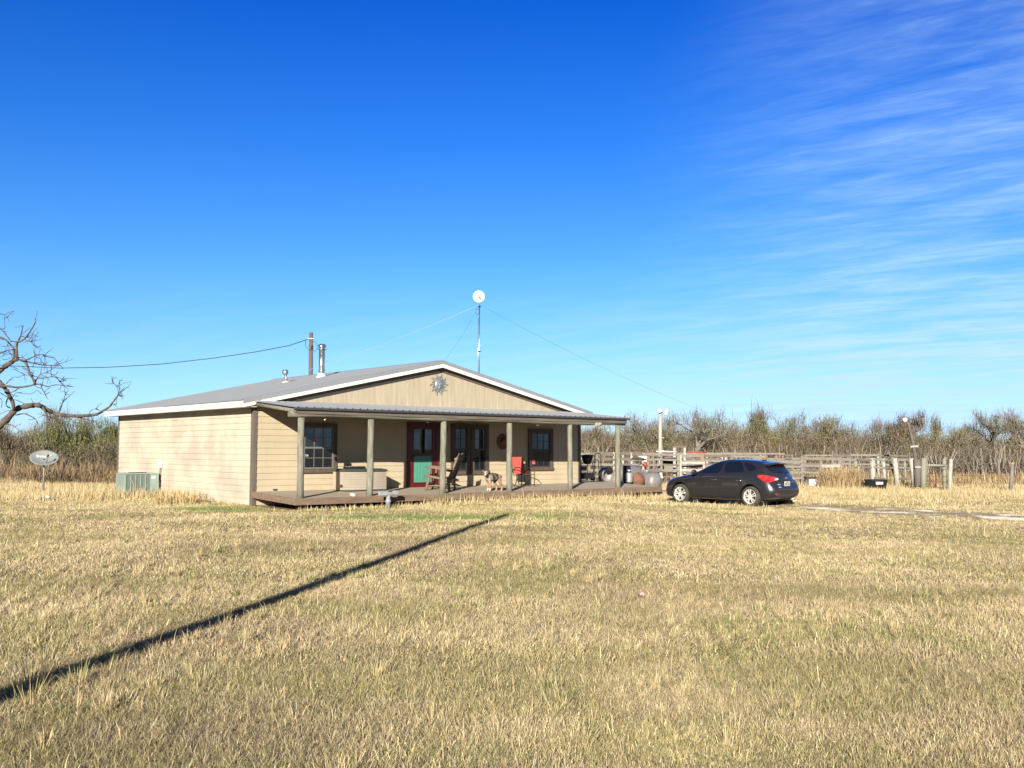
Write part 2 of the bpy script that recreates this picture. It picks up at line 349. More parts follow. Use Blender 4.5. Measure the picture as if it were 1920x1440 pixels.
# ------------------------------------------------------------------ blades (grass, weeds, twigs) as numpy ribbons
def ribbons(name, x, y, z, ang, h, wd, lean, colr, parent=None, up=1.0):
    n = len(x); ca, sa = np.cos(ang), np.sin(ang)      # the way a blade bends
    fa = ang+np.pi/2+rng.normal(0, .5, n); cf, sf = np.cos(fa)*wd/2, np.sin(fa)*wd/2
    P = np.zeros((n, 5, 3), np.float32)
    bx = h*np.sin(lean)*.35; mz = h*.55*np.cos(lean*.6); tx = h*np.sin(lean); tz = h*np.cos(lean)*up
    P[:, 0] = np.stack([x-cf, y-sf, z], -1); P[:, 1] = np.stack([x+cf, y+sf, z], -1)
    P[:, 2] = np.stack([x+ca*bx+cf*.75, y+sa*bx+sf*.75, z+mz], -1); P[:, 3] = np.stack([x+ca*bx-cf*.75, y+sa*bx-sf*.75, z+mz], -1)
    P[:, 4] = np.stack([x+ca*tx, y+sa*tx, z+tz], -1)
    base = np.arange(n)[:, None]*5
    q = (base+np.array([0, 1, 2, 3])); tr = (base+np.array([3, 2, 4]))
    fl = np.concatenate([q, tr], 1).ravel(); cn = np.tile([4, 3], n)
    cc = np.repeat(colr, 5, axis=0)
    cc = cc.reshape(n, 5, 3)
    return P.reshape(-1, 3), fl, cn, cc.reshape(-1, 3)
class RB:
    def __init__(s): s.c = []; s.f = []; s.n = []; s.k = []; s.o = 0
    def add(s, *a):
        P, fl, cn, cc = ribbons(None, *a); s.c.append(P); s.f.append(fl+s.o); s.n.append(cn); s.k.append(cc); s.o += len(P)
    def raw(s, P, fl, cn, cc): s.c.append(P); s.f.append(fl+s.o); s.n.append(cn); s.k.append(cc); s.o += len(P)
    def build(s, name, mt):
        return np_mesh(name, np.concatenate(s.c), np.concatenate(s.f), np.concatenate(s.n), [mt], cols=np.concatenate(s.k))
STRAW = np.array([.60,.48,.25]); PALE = np.array([.76,.65,.42]); TAN = np.array([.46,.345,.195]); GREY = np.array([.44,.375,.27]); OLIVE = np.array([.38,.345,.155]); GREEN = np.array([.29,.31,.11]); LUSH = np.array([.22,.31,.10]); RUSSET = np.array([.27,.165,.09])
def to_local(x, y):
    dx_ = x-HC.x; dy_ = y-HC.y; return dx_*HA.x+dy_*HA.y, dx_*HB.x+dy_*HB.y
CAR_O = Vector((7.02, 31.89, -.13)); CAR_H = R(133)
def allowed(x, y):
    lx, ly = to_local(x, y)
    a = ~((lx > -.03) & (lx < 12.85) & (ly > -2.45) & (ly < 10.9)); a &= ~((lx > 0) & (lx < 15.0) & (ly > -2.45) & (ly < 1))
    cxx = (x-CAR_O.x)*math.cos(CAR_H)+(y-CAR_O.y)*math.sin(CAR_H); cyy = -(x-CAR_O.x)*math.sin(CAR_H)+(y-CAR_O.y)*math.cos(CAR_H)
    a &= ~((abs(cxx) < 2.0) & (abs(cyy) < .66))
    a &= ~((lx > -1.3) & (lx < -.1) & (ly > 6.55) & (ly < 7.4))
    a &= ~((lx > 15.6) & (lx < 17.6) & (ly > -.3) & (ly < 1.4))
    return a
def greenness(x, y):
    gn = smooth01((fbm(x*.55, y*.55, 11)-.56)/.14)*.38*smooth01((fbm(x*3.1, y*3.1, 60)-.35)/.2)
    def blob(cx_, cy_, rx, ry, s=1.): return s*np.exp(-((x-cx_)/rx)**2-((y-cy_)/ry)**2)
    gn = gn+blob(-7.9, 26.4, 1.3, .8, 1.7)+(.35+1.1*vn(x*1.1, y*1.7, 15))*(blob(-2.2, 23.5, 2.6, 1.1, 1.7)+blob(.9, 23.9, 1.5, .8, 1.3))+blob(5.4, 29.3, 2.6, .7, .7)+blob(12.5, 26.8, 3, .6, .5)+blob(-1.2, 4.9, .8, .25, .7)+blob(-.2, 5.3, .4, .25, .5)+blob(-2.0, 6.9, .5, .4, .3)
    lx, ly = to_local(x, y)
    gn = gn+1.2*np.exp(-((ly+3.0)/.35)**2)*((lx > 0) & (lx < 3))
    return np.clip(gn*(.6+.8*vn(x*2.3, y*2.3, 13)), 0, 1.3)
def grass_cols(x, y, n):
    p = fbm(x*.4, y*.4, 21); q = rng.random(n)
    c = STRAW+(TAN-STRAW)*smooth01((p-.48)/.25)[:, None]
    c = np.where((q < .30)[:, None], PALE*np.array([1, 1, 1]), c); c = np.where((q > .80)[:, None], GREY, c)
    ol = smooth01((fbm(x*.9, y*.9, 23)-.42)/.25)*.55; c = np.where((rng.random(n) < ol)[:, None], OLIVE, c)
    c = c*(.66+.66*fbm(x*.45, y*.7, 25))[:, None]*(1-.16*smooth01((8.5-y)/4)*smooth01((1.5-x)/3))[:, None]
    gn = greenness(x, y); r = rng.random(n)
    c = np.where((r < gn*.72)[:, None], GREEN+(LUSH-GREEN)*smooth01((gn-.75)/.25)[:, None], c)
    vr = np.clip(.42-.013*np.asarray(y), .12, .36); return c*(1+rng.uniform(-1, 1, n)*vr)[:, None]
lawn = RB()
def scatter(y0, y1, dens, hm, wd, leanm, xmul=.60, xo=1.0, seed=0):
    # number of points in the wedge the photo sees, a little wider
    ys = []; A_ = (y1**2-y0**2)*xmul+2*xo*(y1-y0); n = int(A_*dens)
    yv = np.sqrt(rng.uniform(y0**2, y1**2, n)); xv = rng.uniform(-1, 1, n)*(yv*xmul+xo)
    tf = fbm(xv*1.6, yv*1.6, 31)*.6+.4*vn(xv*6, yv*6, 33); keep = rng.random(n) < (.6+.7*tf); keep &= allowed(xv, yv)
    keep &= rng.random(n) > chalk(xv, yv-.25)*1.2; keep &= rng.random(n) > chalk(xv, yv)*1.2; keep &= ~((road_dist(xv, yv)[0] < 1.9) & (rng.random(n) < .25) & (xv > 9))
    xv, yv = xv[keep], yv[keep]; n = len(xv)
    tf = tf[keep]; p = vn(xv*.7, yv*.7, 37)
    h = hm*rng.gamma(4, .25, n)*(.55+.9*tf)*(.75+.5*p); lean = np.abs(rng.normal(leanm, .35, n)).clip(0, 1.45)
    ang = rng.normal(1.2, 1.7, n)
    # pull most blades into small tussocks from which they lean outwards
    cs = .08+.012*yv+.05*hsh(np.floor(xv), np.floor(yv), 64); gi, gj = np.floor(xv/cs), np.floor(yv/cs); tx_, ty_ = (gi+.2+.6*hsh(gi, gj, 61))*cs, (gj+.2+.6*hsh(gi, gj, 62))*cs
    pull = np.where(rng.random(n) < .30*vn(xv*.8, yv*.8, 65)+.06, rng.uniform(.2, .8, n), 0); big = .8+.4*hsh(gi, gj, 63)
    ang = np.where(pull > 0, np.arctan2(yv-ty_, xv-tx_)+rng.normal(0, .7, n), ang); xv = xv+(tx_-xv)*pull; yv = yv+(ty_-yv)*pull; h = h*np.where(pull > 0, big*1.25, .9)
    ok = allowed(xv, yv); xv, yv, ang, h, lean = xv[ok], yv[ok], ang[ok], h[ok], lean[ok]; n = len(xv)
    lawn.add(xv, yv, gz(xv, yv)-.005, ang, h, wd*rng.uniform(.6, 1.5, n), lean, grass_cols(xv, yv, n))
scatter(4.2, 7.5, 16500, .050, .0026, 1.18)
scatter(7.5, 12, 8600, .047, .0036, 1.15)
scatter(12, 19, 4200, .040, .0052, 1.15)
scatter(19, 30, 1900, .038, .008, 1.1)
scatter(30, 46, 480, .070, .013, .9, xmul=.62)
# standing seed stalks, sparse in the mown part
def stalks(y0, y1, dens, h0, h1, wd, thr=.55, seed=50):
    n = int((y1**2-y0**2)*.6*dens); yv = np.sqrt(rng.uniform(y0**2, y1**2, n)); xv = rng.uniform(-1, 1, n)*(yv*.6+.5)
    k = (vn(xv*1.3, yv*1.3, seed) > thr) & allowed(xv, yv) & (chalk(xv, yv) < .3); xv, yv = xv[k], yv[k]; n = len(xv)
    lawn.add(xv, yv, gz(xv, yv), rng.uniform(0, 6.28, n), rng.uniform(h0, h1, n), np.full(n, wd), np.abs(rng.normal(.35, .25, n)), (PALE*.6+STRAW*.4)*rng.uniform(.75, 1.15, n)[:, None])
stalks(4.2, 9, 34, .08, .17, .0030); stalks(9, 18, 13, .09, .17, .0055); stalks(18, 40, 5, .10, .2, .011)
# bushy tufts, some green
for i in range(260):
    yv = math.sqrt(rng.uniform(4.6**2, 17**2)); xv = rng.uniform(-1, 1)*(yv*.58+.3)
    if fbm(xv*.8, yv*.8, 71) < .47: continue
    k = int(rng.integers(35, 100)); r = rng.uniform(.03, .12); a = rng.uniform(0, 6.28, k); rr = r*np.sqrt(rng.random(k))
    xs, ys_ = xv+rr*np.cos(a), yv+rr*np.sin(a); gr = rng.random() < .42; cbase = (GREEN if gr else STRAW)
    cc = np.where((rng.random(k) < .6)[:, None], cbase, PALE*.85)*rng.uniform(.7, 1.2, k)[:, None]
    lawn.add(xs, ys_, gz(xs, ys_), a+rng.normal(0, .4, k), rng.uniform(.05, .15, k), np.full(k, .0026+.0003*yv), np.abs(rng.normal(.75, .35, k)), cc)
# the taller tuft at the left edge, over the end of the long shadow
for (tx, ty, k, hh) in ((-3.15, 6.6, 34, .40), (-3.0, 6.3, 26, .26), (-3.3, 6.9, 26, .34), (-3.35, 6.15, 24, .22), (-2.7, 6.1, 20, .25), (-2.95, 6.9, 18, .28)):
    a = rng.uniform(0, 6.28, k); rr = .10*np.sqrt(rng.random(k)); xs, ys_ = tx+rr*np.cos(a), ty+rr*np.sin(a)
    lawn.add(xs, ys_, gz(xs, ys_), a, hh*rng.uniform(.4, 1.15, k), np.full(k, .0036), np.abs(rng.normal(.75, .4, k)), np.where((rng.random(k) < .4)[:, None], GREEN, STRAW*1.05)*rng.uniform(.8, 1.2, k)[:, None])
o = lawn.build('lawn_grass', M['veg']); tag(o, 'short dry straw coloured lawn with green patches in front of the house', 'grass', kind='stuff')

# tall golden grass that was never mown: left of the house, along the fence and past the drive
tall = RB()
def tallzone(x0, x1, y0, y1, dens, h, wd, cfun, thr=None, sd=80, seg_px=None):
    n = int((x1-x0)*(y1-y0)*dens); xv = rng.uniform(x0, x1, n); yv = rng.uniform(y0, y1, n)
    k = allowed(xv, yv) & (chalk(xv, yv) < .2)
    f = fbm(xv*.35, yv*.35, sd)
    if thr is not None: k &= (f+rng.normal(0, .05, n) > thr)
    if seg_px is not None: k &= seg_px(xv, yv)
    xv, yv, f = xv[k], yv[k], f[k]; n = len(xv)
    hh = h*rng.gamma(6, 1/6, n)*(.5+1.0*f)
    tall.add(xv, yv, gz(xv, yv), rng.uniform(0, 6.28, n), hh, wd*rng.uniform(.6, 1.5, n), np.abs(rng.normal(.45, .3, n)), cfun(xv, yv, n))
GOLD = np.array([.56,.44,.225])
def c_gold(x, y, n):
    q = rng.random(n); c = np.where((q < .35)[:, None], PALE, GOLD); c = np.where((q > .88)[:, None], TAN, c); return c*rng.uniform(.86, 1.08, n)[:, None]
def c_weed(x, y, n):
    q = rng.random(n); c = np.where((q < .4)[:, None], TAN, RUSSET); c = np.where((q > .82)[:, None], np.array([.16,.15,.06]), c); c = np.where((q < .1)[:, None], GREY, c); return c*rng.uniform(.7, 1.2, n)[:, None]
lhs = lambda x, y: (to_local(x, y)[0] < -.15) & (x > -.62*y-2)
tallzone(-34, -6, 30, 47, 330, .175, .010, c_gold, seg_px=lambda x, y: lhs(x, y) & (y > 30+2.5*(vn(x*.4, 0*x, 5))+np.clip(x+17, 0, 9)*.2))
rt = lambda x, y: (to_local(x, y)[0] > 13.2) & (x < .62*y+3)
tallzone(0, 32, 34.5, 47, 300, .15, .010, c_gold, seg_px=lambda x, y: rt(x, y) & (y > 33.5+.45*np.clip(x-4, -4, 4)+1.5*vn(x*.5, 0*x, 6)))
tallzone(-2, 34, 47, 70, 36, .32, .03, c_weed, seg_px=rt)
tallzone(0, 34, 44, 56, 20, .34, .022, c_gold, thr=.5, seg_px=rt)
# a collar of longer straw against the side wall, the air conditioner and the tank
def collar(lx0, lx1, ly0, ly1, n, h):
    lx = rng.uniform(lx0, lx1, n); ly = rng.uniform(ly0, ly1, n); xv = HC.x+HA.x*lx+HB.x*ly; yv = HC.y+HA.y*lx+HB.y*ly
    k = allowed(xv, yv); xv, yv = xv[k], yv[k]; n = len(xv)
    tall.add(xv, yv, gz(xv, yv), rng.uniform(0, 6.28, n), h*rng.gamma(5, .2, n), np.full(n, .014), np.abs(rng.normal(.3, .25, n)), c_gold(xv, yv, n))
collar(-2.9, -.05, 5.2, 9.5, 3600, .27); collar(-.55, -.04, 3.4, 5.5, 700, .22); collar(-.3, -.02, .3, 3.4, 260, .09); collar(12.9, 19, -3.5, 3, 2600, .16)
collar(0, 14.4, -3.0, -2.52, 3200, .085); collar(4, 14.4, -2.85, -2.5, 2600, .16)
o = tall.build('tall_dry_grass', M['veg']); tag(o, 'tall golden uncut grass around the yard edges and along the corral', 'grass', kind='stuff')

# ------------------------------------------------------------------ house (built in its own axes: x along the front, y into the house)
house = empty('ranch_house', HC, PHI, 'tan lap sided single storey house with grey metal gable roof and full width porch', 'house')
HW, HD = 12.82, 10.9; EAVE = 2.80; SL = .217; RX0 = 6.41
def roof_z(x): return 2.965+SL*((x+.4) if x < RX0 else (HW+.4-x))
def lap_wall(name, p0, p1, nrm, z0, z1, m, zoff=0.):      # overlapping boards, each leaning out at its foot
    mb = MB(); p0 = Vector(p0); p1 = Vector(p1); nrm = Vector(nrm); z = z0; e = .178
    while z < z1-.01:
        zt = min(z+e, z1); a = .020; b_ = .004
        v = [p0+nrm*a+Vector((0,0,z)), p1+nrm*a+Vector((0,0,z)), p1+nrm*b_+Vector((0,0,zt)), p0+nrm*b_+Vector((0,0,zt)), p0-nrm*.02+Vector((0,0,z)), p1-nrm*.02+Vector((0,0,z))]
        mb.add(v, [(0,1,2,3),(0,4,5,1)]); z = zt
    return mb.build(name, m, house, fix=False)
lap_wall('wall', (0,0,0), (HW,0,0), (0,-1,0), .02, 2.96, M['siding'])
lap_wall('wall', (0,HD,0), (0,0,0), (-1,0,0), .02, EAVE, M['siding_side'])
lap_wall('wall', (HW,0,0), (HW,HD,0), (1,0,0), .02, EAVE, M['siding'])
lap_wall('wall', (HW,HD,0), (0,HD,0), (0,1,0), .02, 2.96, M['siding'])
core = MB(); core.box(.02, HW-.02, .02, HD-.02, -.3, EAVE); core.build('wall_core', M['siding'], house)
# gable: vertical grooved panels above the porch roof
gm = MB(); pitch_ = .2; x = .02
while x < HW-.03:
    xe = min(x+pitch_-.012, HW-.02)
    if x < RX0 < xe: gm.prism([(x, 2.90), (xe, 2.90), (xe, roof_z(xe)-.2), (RX0, roof_z(RX0)-.2), (x, roof_z(x)-.2)], -.012, .02, 'Y')
    elif min(roof_z(x), roof_z(xe))-.2 > 2.91: gm.prism([(x, 2.90), (xe, 2.90), (xe, roof_z(xe)-.2), (x, roof_z(x)-.2)], -.012, .02, 'Y')
    x += pitch_
gable = gm.build('gable_wall', M['gable'], house)
gb = MB(); gb.prism([(.05, 2.8), (HW-.05, 2.8), (RX0, roof_z(RX0)-.16)], -.004, .015, 'Y')
gb.prism([(.05, 2.8), (HW-.05, 2.8), (RX0, roof_z(RX0)-.16)], HD-.02, HD+.012, 'Y'); gb.build('gable_backing', M['gable_stain'], house)
st = MB()
for sx_, wdt, zt_ in ((2.92, .02, 3.35), (4.31, .02, 3.6), (4.1, .012, 3.5), (6.47, .04, 3.30), (6.10, .03, 3.28), (6.86, .03, 3.32), (8.9, .02, 3.45), (7.6, .012, 3.3), (5.2, .016, 3.7)):
    st.prism([(sx_, 2.95), (sx_+wdt, 2.95), (sx_+wdt*.7, zt_), (sx_+wdt*.3, zt_)], -.0155, -.012, 'Y')
st.prism([(6.46, 4.09), (6.49, 4.09), (6.485, 3.9), (6.465, 3.9)], -.0155, -.012, 'Y')
for i in range(46):
    xx = .6+i*.265; st.prism([(xx, 2.94), (xx+.2, 2.94), (xx+.15, 2.985+.03*random.random()), (xx+.05, 2.98)], -.0155, -.012, 'Y')
tag(st.build('mineral_stain', M['gable_stain'], house), kind='stuff')
# corner boards
for (x0, x1, y0, y1) in ((-.035, .10, -.035, .012), (-.035, -.001, .012, .11), (HW-.10, HW+.035, -.035, .012), (-.035, .0, HD-.08, HD+.03)):
    cb = MB(); cb.box(x0, x1, y0, y1, .0, EAVE-.03 if y0 > 1 or x0 < 0 else 2.9); bevel(cb.build('corner_board', M['corner'], house), .006, 1)
# roof: ribbed sheets, ribs run down the slope
def ribbed(name, P, n_len, y0, y1, rib, hgt, m, parent, th=.012):
    # P(t, y, h): t 0..1 down the slope
    mb = MB(); ys = [y0]; hs_ = [0]; y = y0+rib/2
    while y < y1-rib/3:
        for dy_, hh in ((-.035, 0), (-.012, hgt), (.012, hgt), (.035, 0)): ys.append(y+dy_); hs_.append(hh)
        y += rib
    ys.append(y1); hs_.append(0); k = len(ys); vs = []
    for tt in (0, 1):
        for a, hh in zip(ys, hs_): vs.append(P(tt, a, hh))
    for tt in (0, 1):
        for a, hh in zip(ys, hs_): vs.append(P(tt, a, hh-th))
    fs = [(i, i+1, k+i+1, k+i) for i in range(k-1)]+[(2*k+i, 3*k+i, 3*k+i+1, 2*k+i+1) for i in range(k-1)]
    fs += [(i, 2*k+i, 2*k+i+1, i+1) for i in range(k-1)]+[(k+i, k+i+1, 3*k+i+1, 3*k+i) for i in range(k-1)]
    fs += [(0, k, 3*k, 2*k), (k-1, 3*k-1, 4*k-1, 2*k-1)]
    mb.add(vs, fs); return mb.build(name, m, parent)
OH = .40; OF = .22
ZR, ZE = roof_z(RX0), roof_z(-OH)
rl = ribbed('roof', lambda t_, y, h: (RX0+(-OH-.05-RX0)*t_, y, ZR+(ZE-.011-ZR)*t_+h), 2, -OF-.02, HD+OH, .229, .022, M['roof'], house)
rr = ribbed('roof', lambda t_, y, h: (RX0+(HW+OH+.05-RX0)*t_, y, ZR+(ZE-.011-ZR)*t_+h), 2, -OF-.02, HD+OH, .229, .022, M['roof'], house)
rc_ = MB(); rc_.prism([(RX0-.22, ZR-.030), (RX0, ZR+.03), (RX0+.22, ZR-.030), (RX0+.22, ZR-.012), (RX0, ZR+.042), (RX0-.22, ZR-.012)], -OF-.025, HD+OH+.01, 'Y'); rc_.build('ridge_cap', M['roof'], rl)
# metal rake trim strip on top of the front edge
for sgn in (-1, 1):
    xe = -OH-.04 if sgn < 0 else HW+OH+.04
    rk = MB(); rk.prism([(RX0, ZR+.028), (RX0, ZR-.085), (xe, ZE-.10), (xe, ZE+.012)], -OF-.045, -OF-.021, 'Y')
    rk.prism([(RX0, ZR+.028), (RX0, ZR+.024), (xe, ZE+.008), (xe, ZE+.012)], -OF-.021, -OF+.13, 'Y'); rk.build('rake_flashing', M['roof'], house)
    wt = MB(); wt.prism([(RX0, ZR-.087), (RX0, ZR-.205), (xe, ZE-.215), (xe, ZE-.102)], -OF-.034, -OF, 'Y'); wt.build('rake_trim', M['white_trim'], house)
    bt = MB(); bt.prism([(RX0, ZR-.205), (RX0, ZR-.31), (xe+.3*(-sgn), ZE-.25), (xe+.3*(-sgn), ZE-.16)], -.05, -.013, 'Y'); bt.build('frieze_board', M['brown_trim'], house)
    xa, xb = (-OH, -.0) if sgn < 0 else (HW, HW+OH)
    fa = MB(); fx = (-OH-.022, -OH) if sgn < 0 else (HW+OH, HW+OH+.022); fa.box(fx[0], fx[1], -OF+.002, HD+OH-.03, ZE-.205, ZE-.028); fa.build('fascia', M['white_trim'], house)
    sf = MB(); sf.box(min(xa, xb)+(.003 if sgn < 0 else -.02), max(xa, xb)-(.003 if sgn > 0 else -.02), -OF+.004, HD+OH-.04, ZE-.20, ZE-.185); sf.build('soffit', M['white_trim'], house)
fs_ = MB(); fs_.prism([(-OH+.02, ZE-.2), (RX0, ZR-.2), (HW+OH-.02, ZE-.2), (HW+OH-.02, ZE-.185), (RX0, ZR-.185), (-OH+.02, ZE-.185)], -OF+.002, -.014, 'Y'); fs_.build('soffit', M['brown_trim'], house)
# flue pipe and bath vent stand on the left slope
def on_roof(x, y): return Vector((x, y, roof_z(x)+.01))
p = on_roof(5.01, 5.08)
fl = MB(); fl.lathe([(.105, -.1), (.105, .98)], p, n=20); fl.lathe([(.112, .20), (.112, .24)], p, n=20); flue = fl.build('stovepipe', M['galv'], house)
fc_ = MB(); fc_.lathe([(.09, .98), (.09, 1.14)], p, n=16); fc_.lathe([(.155, .975), (.17, .985), (.155, .995)], p, n=20); fc_.lathe([(.13, 1.04), (.135, 1.075), (.13, 1.08)], p, n=20); fc_.lathe([(.165, 1.10), (.165, 1.112), (.10, 1.165), (.02, 1.185)], p, n=20); fc_.build('cap', M['galv'], flue)
ff = MB(); ff.lathe([(.19, -.10), (.19, -.02), (.125, .12), (.105, .12)], p, n=20); ff.build('flashing', M['white_paint'], flue)
p = on_roof(4.23, 6.2)
vp = MB(); tl = Vector((-.18, -.06, 1)).normalized(); vp.tube([p-tl*.1, p+tl*.32], .05, 14); vent = vp.build('vent_pipe', M['galv'], house)
vc = MB(); vc.tube([p+tl*.29, p+tl*.32, p+tl*.40, p+tl*.45], [.085, .11, .11, .07], 16); vc.build('cap', M['galv'], vent)
vf = MB(); vf.lathe([(.15, -.05), (.15, .0), (.07, .04)], p, n=16); vf.build('flashing', M['white_paint'], vent)

# windows and door
def window(x0, x1, z0, z1, frame_w=.11, cols_=3, rows=2, sash_m='sash', fm='win_brown', sill=True):
    fr = MB(); fr.box(x0, x0+frame_w, -.062, -.012, z0, z1); fr.box(x1-frame_w, x1, -.062, -.012, z0, z1); fr.box(x0+frame_w, x1-frame_w, -.064, -.012, z1-frame_w, z1)
    wn = fr.build('window', M[fm], house)
    if sill:
        s = MB(); s.box(x0-.02, x1+.02, -.085, -.012, z0-.03, z0+.09); bevel(s.build('sill', M[fm], wn), .006, 1)
    a, b_, c, d = x0+frame_w+.002, x1-frame_w-.002, z0+.092, z1-frame_w-.002; mid = (c+d)/2
    s = MB(); t_ = .04
    s.box(a, a+t_, -.052, -.02, c, d); s.box(b_-t_, b_, -.052, -.02, c, d); s.box(a+t_, b_-t_, -.051, -.02, d-t_, d); s.box(a+t_, b_-t_, -.051, -.02, c, c+t_); s.box(a+t_, b_-t_, -.055, -.02, mid-.025, mid+.025)
    s.build('sash', M[sash_m], wn)
    mu = MB()
    for (q0, q1) in ((c+t_, mid-.025), (mid+.025, d-t_)):
        for i in range(1, cols_): xx = a+t_+(b_-a-2*t_)*i/cols_; mu.box(xx-.009, xx+.009, -.039, -.031, q0, q1)
        for i in range(1, rows): zz_ = q0+(q1-q0)*i/rows; mu.box(a+t_, b_-t_, -.0385, -.0315, zz_-.009, zz_+.009)
    mu.build('muntin', M[sash_m], wn)
    for (q0, q1, off) in ((c+t_, mid-.025, 0), (mid+.025, d-t_, .004)):
        gl = MB(); gl.box(a+t_, b_-t_, -.030+off, -.024+off, q0, q1); gl.build('pane', M['glass'], wn)
    return wn
w1 = window(1.45, 2.66, .93, 2.36)
w2 = window(6.93, 7.71, .80, 2.44, cols_=2, rows=2, sash_m='sash_dark', frame_w=.13)
w3 = window(7.74, 8.50, .80, 2.44, cols_=2, rows=2, sash_m='sash_dark', frame_w=.13)
w4 = window(10.28, 11.45, .90, 2.33, cols_=3, rows=2, sash_m='sash_dark', frame_w=.13)
# curtain hems seen low in the windows
def strip_panel(parent, name, x0, x1, z0, z1, m, y=-.032): mb = MB(); mb.box(x0, x1, y, y+.0015, z0, z1); return mb.build(name, m, parent)
# front door: dark red storm door with tall glass above a teal panel
cs = MB(); cs.box(5.20, 5.31, -.06, -.012, .36, 2.45); cs.box(6.29, 6.40, -.06, -.012, .36, 2.45); cs.box(5.31, 6.29, -.061, -.012, 2.34, 2.45); door_case = cs.build('door_frame', M['red_door'], house)
oc = MB(); oc.box(6.402, 6.50, -.05, -.012, .36, 2.45); oc.build('door_trim', M['win_brown'], house)
dr = MB(); a, b_ = 5.312, 6.288
dr.box(a, a+.13, -.048, -.02, .37, 2.338); dr.box(b_-.13, b_, -.048, -.02, .37, 2.338); dr.box(a+.13, b_-.13, -.047, -.02, .37, .55); dr.box(a+.13, b_-.13, -.047, -.02, 1.39, 1.47); dr.box(a+.13, b_-.13, -.047, -.02, 2.24, 2.338)
door = dr.build('door', M['red_door'], house)
gl = MB(); gl.box(a+.131, b_-.131, -.030, -.024, 1.471, 2.239); gl.build('pane', M['glass'], door)
tp = MB(); tp.box(a+.131, b_-.131, -.028, -.022, .551, 1.389)
for i in range(5):
    xx = a+.18+i*.132; tp.box(xx, xx+.095, -.036, -.0285, .66, 1.33)
tpo = tp.build('panel', M['teal'], door); bevel(tpo, .008, 2)
hd = MB(); hd.tube([(a+.065, -.05, 1.36), (a+.065, -.10, 1.36), (a+.15, -.10, 1.37)], .011, 8); hd.build('handle', M['black_metal'], door)
th_ = MB(); th_.box(5.2, 6.4, -.12, -.065, .345, .385); th_.build('threshold', M['red_door'], house)
# lantern beside the door
lt = MB(); lt.box(6.60, 6.68, -.03, -.012, 2.2, 2.36); lt.tube([(6.64, -.03, 2.32), (6.64, -.12, 2.38), (6.64, -.13, 2.33)], .01, 6); lamp = lt.build('wall_lantern', M['black_metal'], house)
l2 = MB(); l2.lathe([(.02, 2.34), (.07, 2.30), (.055, 2.12), (.03, 2.10)], (6.64, -.13, 0), n=6); l2.build('shade', M['bronze'], lamp)
# outlet at the foot of the wall
ob = MB(); ob.box(.62, .74, -.04, -.021, .42, .46); ob.build('vent_cover', M['bronze'], house)
# electric disconnect and conduit on the side wall
dc = MB(); dc.box(-.12, -.022, 6.62, 6.78, .96, 1.26); dbx = bevel(dc.build('disconnect_box', M['white_paint'], house), .01)
dw = MB(); dw.tube([(-.06, 6.70, .96), (-.07, 6.74, .7), (-.12, 6.86, .4), (-.20, 6.9, .05)], .016, 6); dw.tube([(-.05, 6.66, .96), (-.05, 6.70, .6), (-.10, 6.74, .1)], .012, 6); dw.build('conduit', M['wood_grey'], dbx)

# porch ------------------------------------------------------------
FR = -2.5; ZT = lambda y: .40+(.10*y/2.5)   # deck falls a little to the front
dk = MB(); nb = 18; 
for i in range(nb):
    y0, y1 = FR*(i+1)/nb+.004, FR*i/nb-.004
    xe = 14.4
    if i == 0: y1 = -.03
    dk.add([(0.0,y0,ZT(y0)),(xe,y0,ZT(y0)),(xe,y1,ZT(y1)),(0.0,y1,ZT(y1)),(0.0,y0,ZT(y0)-.03),(xe,y0,ZT(y0)-.03),(xe,y1,ZT(y1)-.03),(0.0,y1,ZT(y1)-.03)],
           [(3,2,1,0),(4,5,6,7),(0,1,5,4),(1,2,6,5),(2,3,7,6),(3,0,4,7)])
dk.add([(12.87,-.022,.395),(14.7,-.022,.395),(15.0,.9,.40),(12.87,.9,.40),(12.87,-.022,.36),(14.7,-.022,.36),(15.0,.9,.36),(12.87,.9,.36)], [(3,2,1,0),(4,5,6,7),(0,1,5,4),(1,2,6,5),(2,3,7,6),(3,0,4,7)])
deck = dk.build('porch_deck', M['deck_top'], house)
dsd = MB()
for (xa, xb) in ((-.035, 4.88), (4.885, 9.75), (9.755, 14.42)): dsd.box(xa, xb, FR-.042, FR-.003, .13-.01*(xa > 9), .306)
dsd.add([(-.036,-.03,.40),(-.036,FR-.002,.305),(-.036,FR-.002,.135),(-.036,-.03,.23),(-.002,-.03,.40),(-.002,FR-.002,.305),(-.002,FR-.002,.135),(-.002,-.03,.23)], [(0,1,2,3),(7,6,5,4),(0,4,5,1),(1,5,6,2),(2,6,7,3),(3,7,4,0)])
dsd.box(14.402, 14.43, FR, -.03, .12, .30)
dsd.build('deck_fascia', M['deck_side'], house)
ps_x = [.2, 2.37, 4.89, 7.44, 10.05, 12.33]
post_bottom = ZT(-2.36)
for i, x in enumerate(ps_x):
    mb = MB(); r = .088 if i != 4 else .08; lean = (.012, -.015, -.03, .0, .01, .0)[i]
    pts = [Vector((x+lean*(1-k/7), -2.37+.006*math.sin(k*1.7+i), post_bottom-.02+(2.445-post_bottom)*k/7)) for k in range(8)]
    mb.tube(pts, [r*(1.06-.06*k/7+.03*math.sin(k*2.1+i)) for k in range(8)], 14)
    mb.build('porch_post', M['log'], house)
bmz = 2.505
bm_ = MB(); xs_ = np.linspace(-.17, 12.62, 22)
bm_.tube([(x, -2.39+.012*math.sin(x*2.3), bmz+.014*math.sin(x*1.1)+.01*(x/12.6 < .5)) for x in xs_], [.078+.008*math.sin(x*3.1) for x in xs_], 14)
beam = bm_.build('porch_beam', M['log_h'], house)
bd = MB()
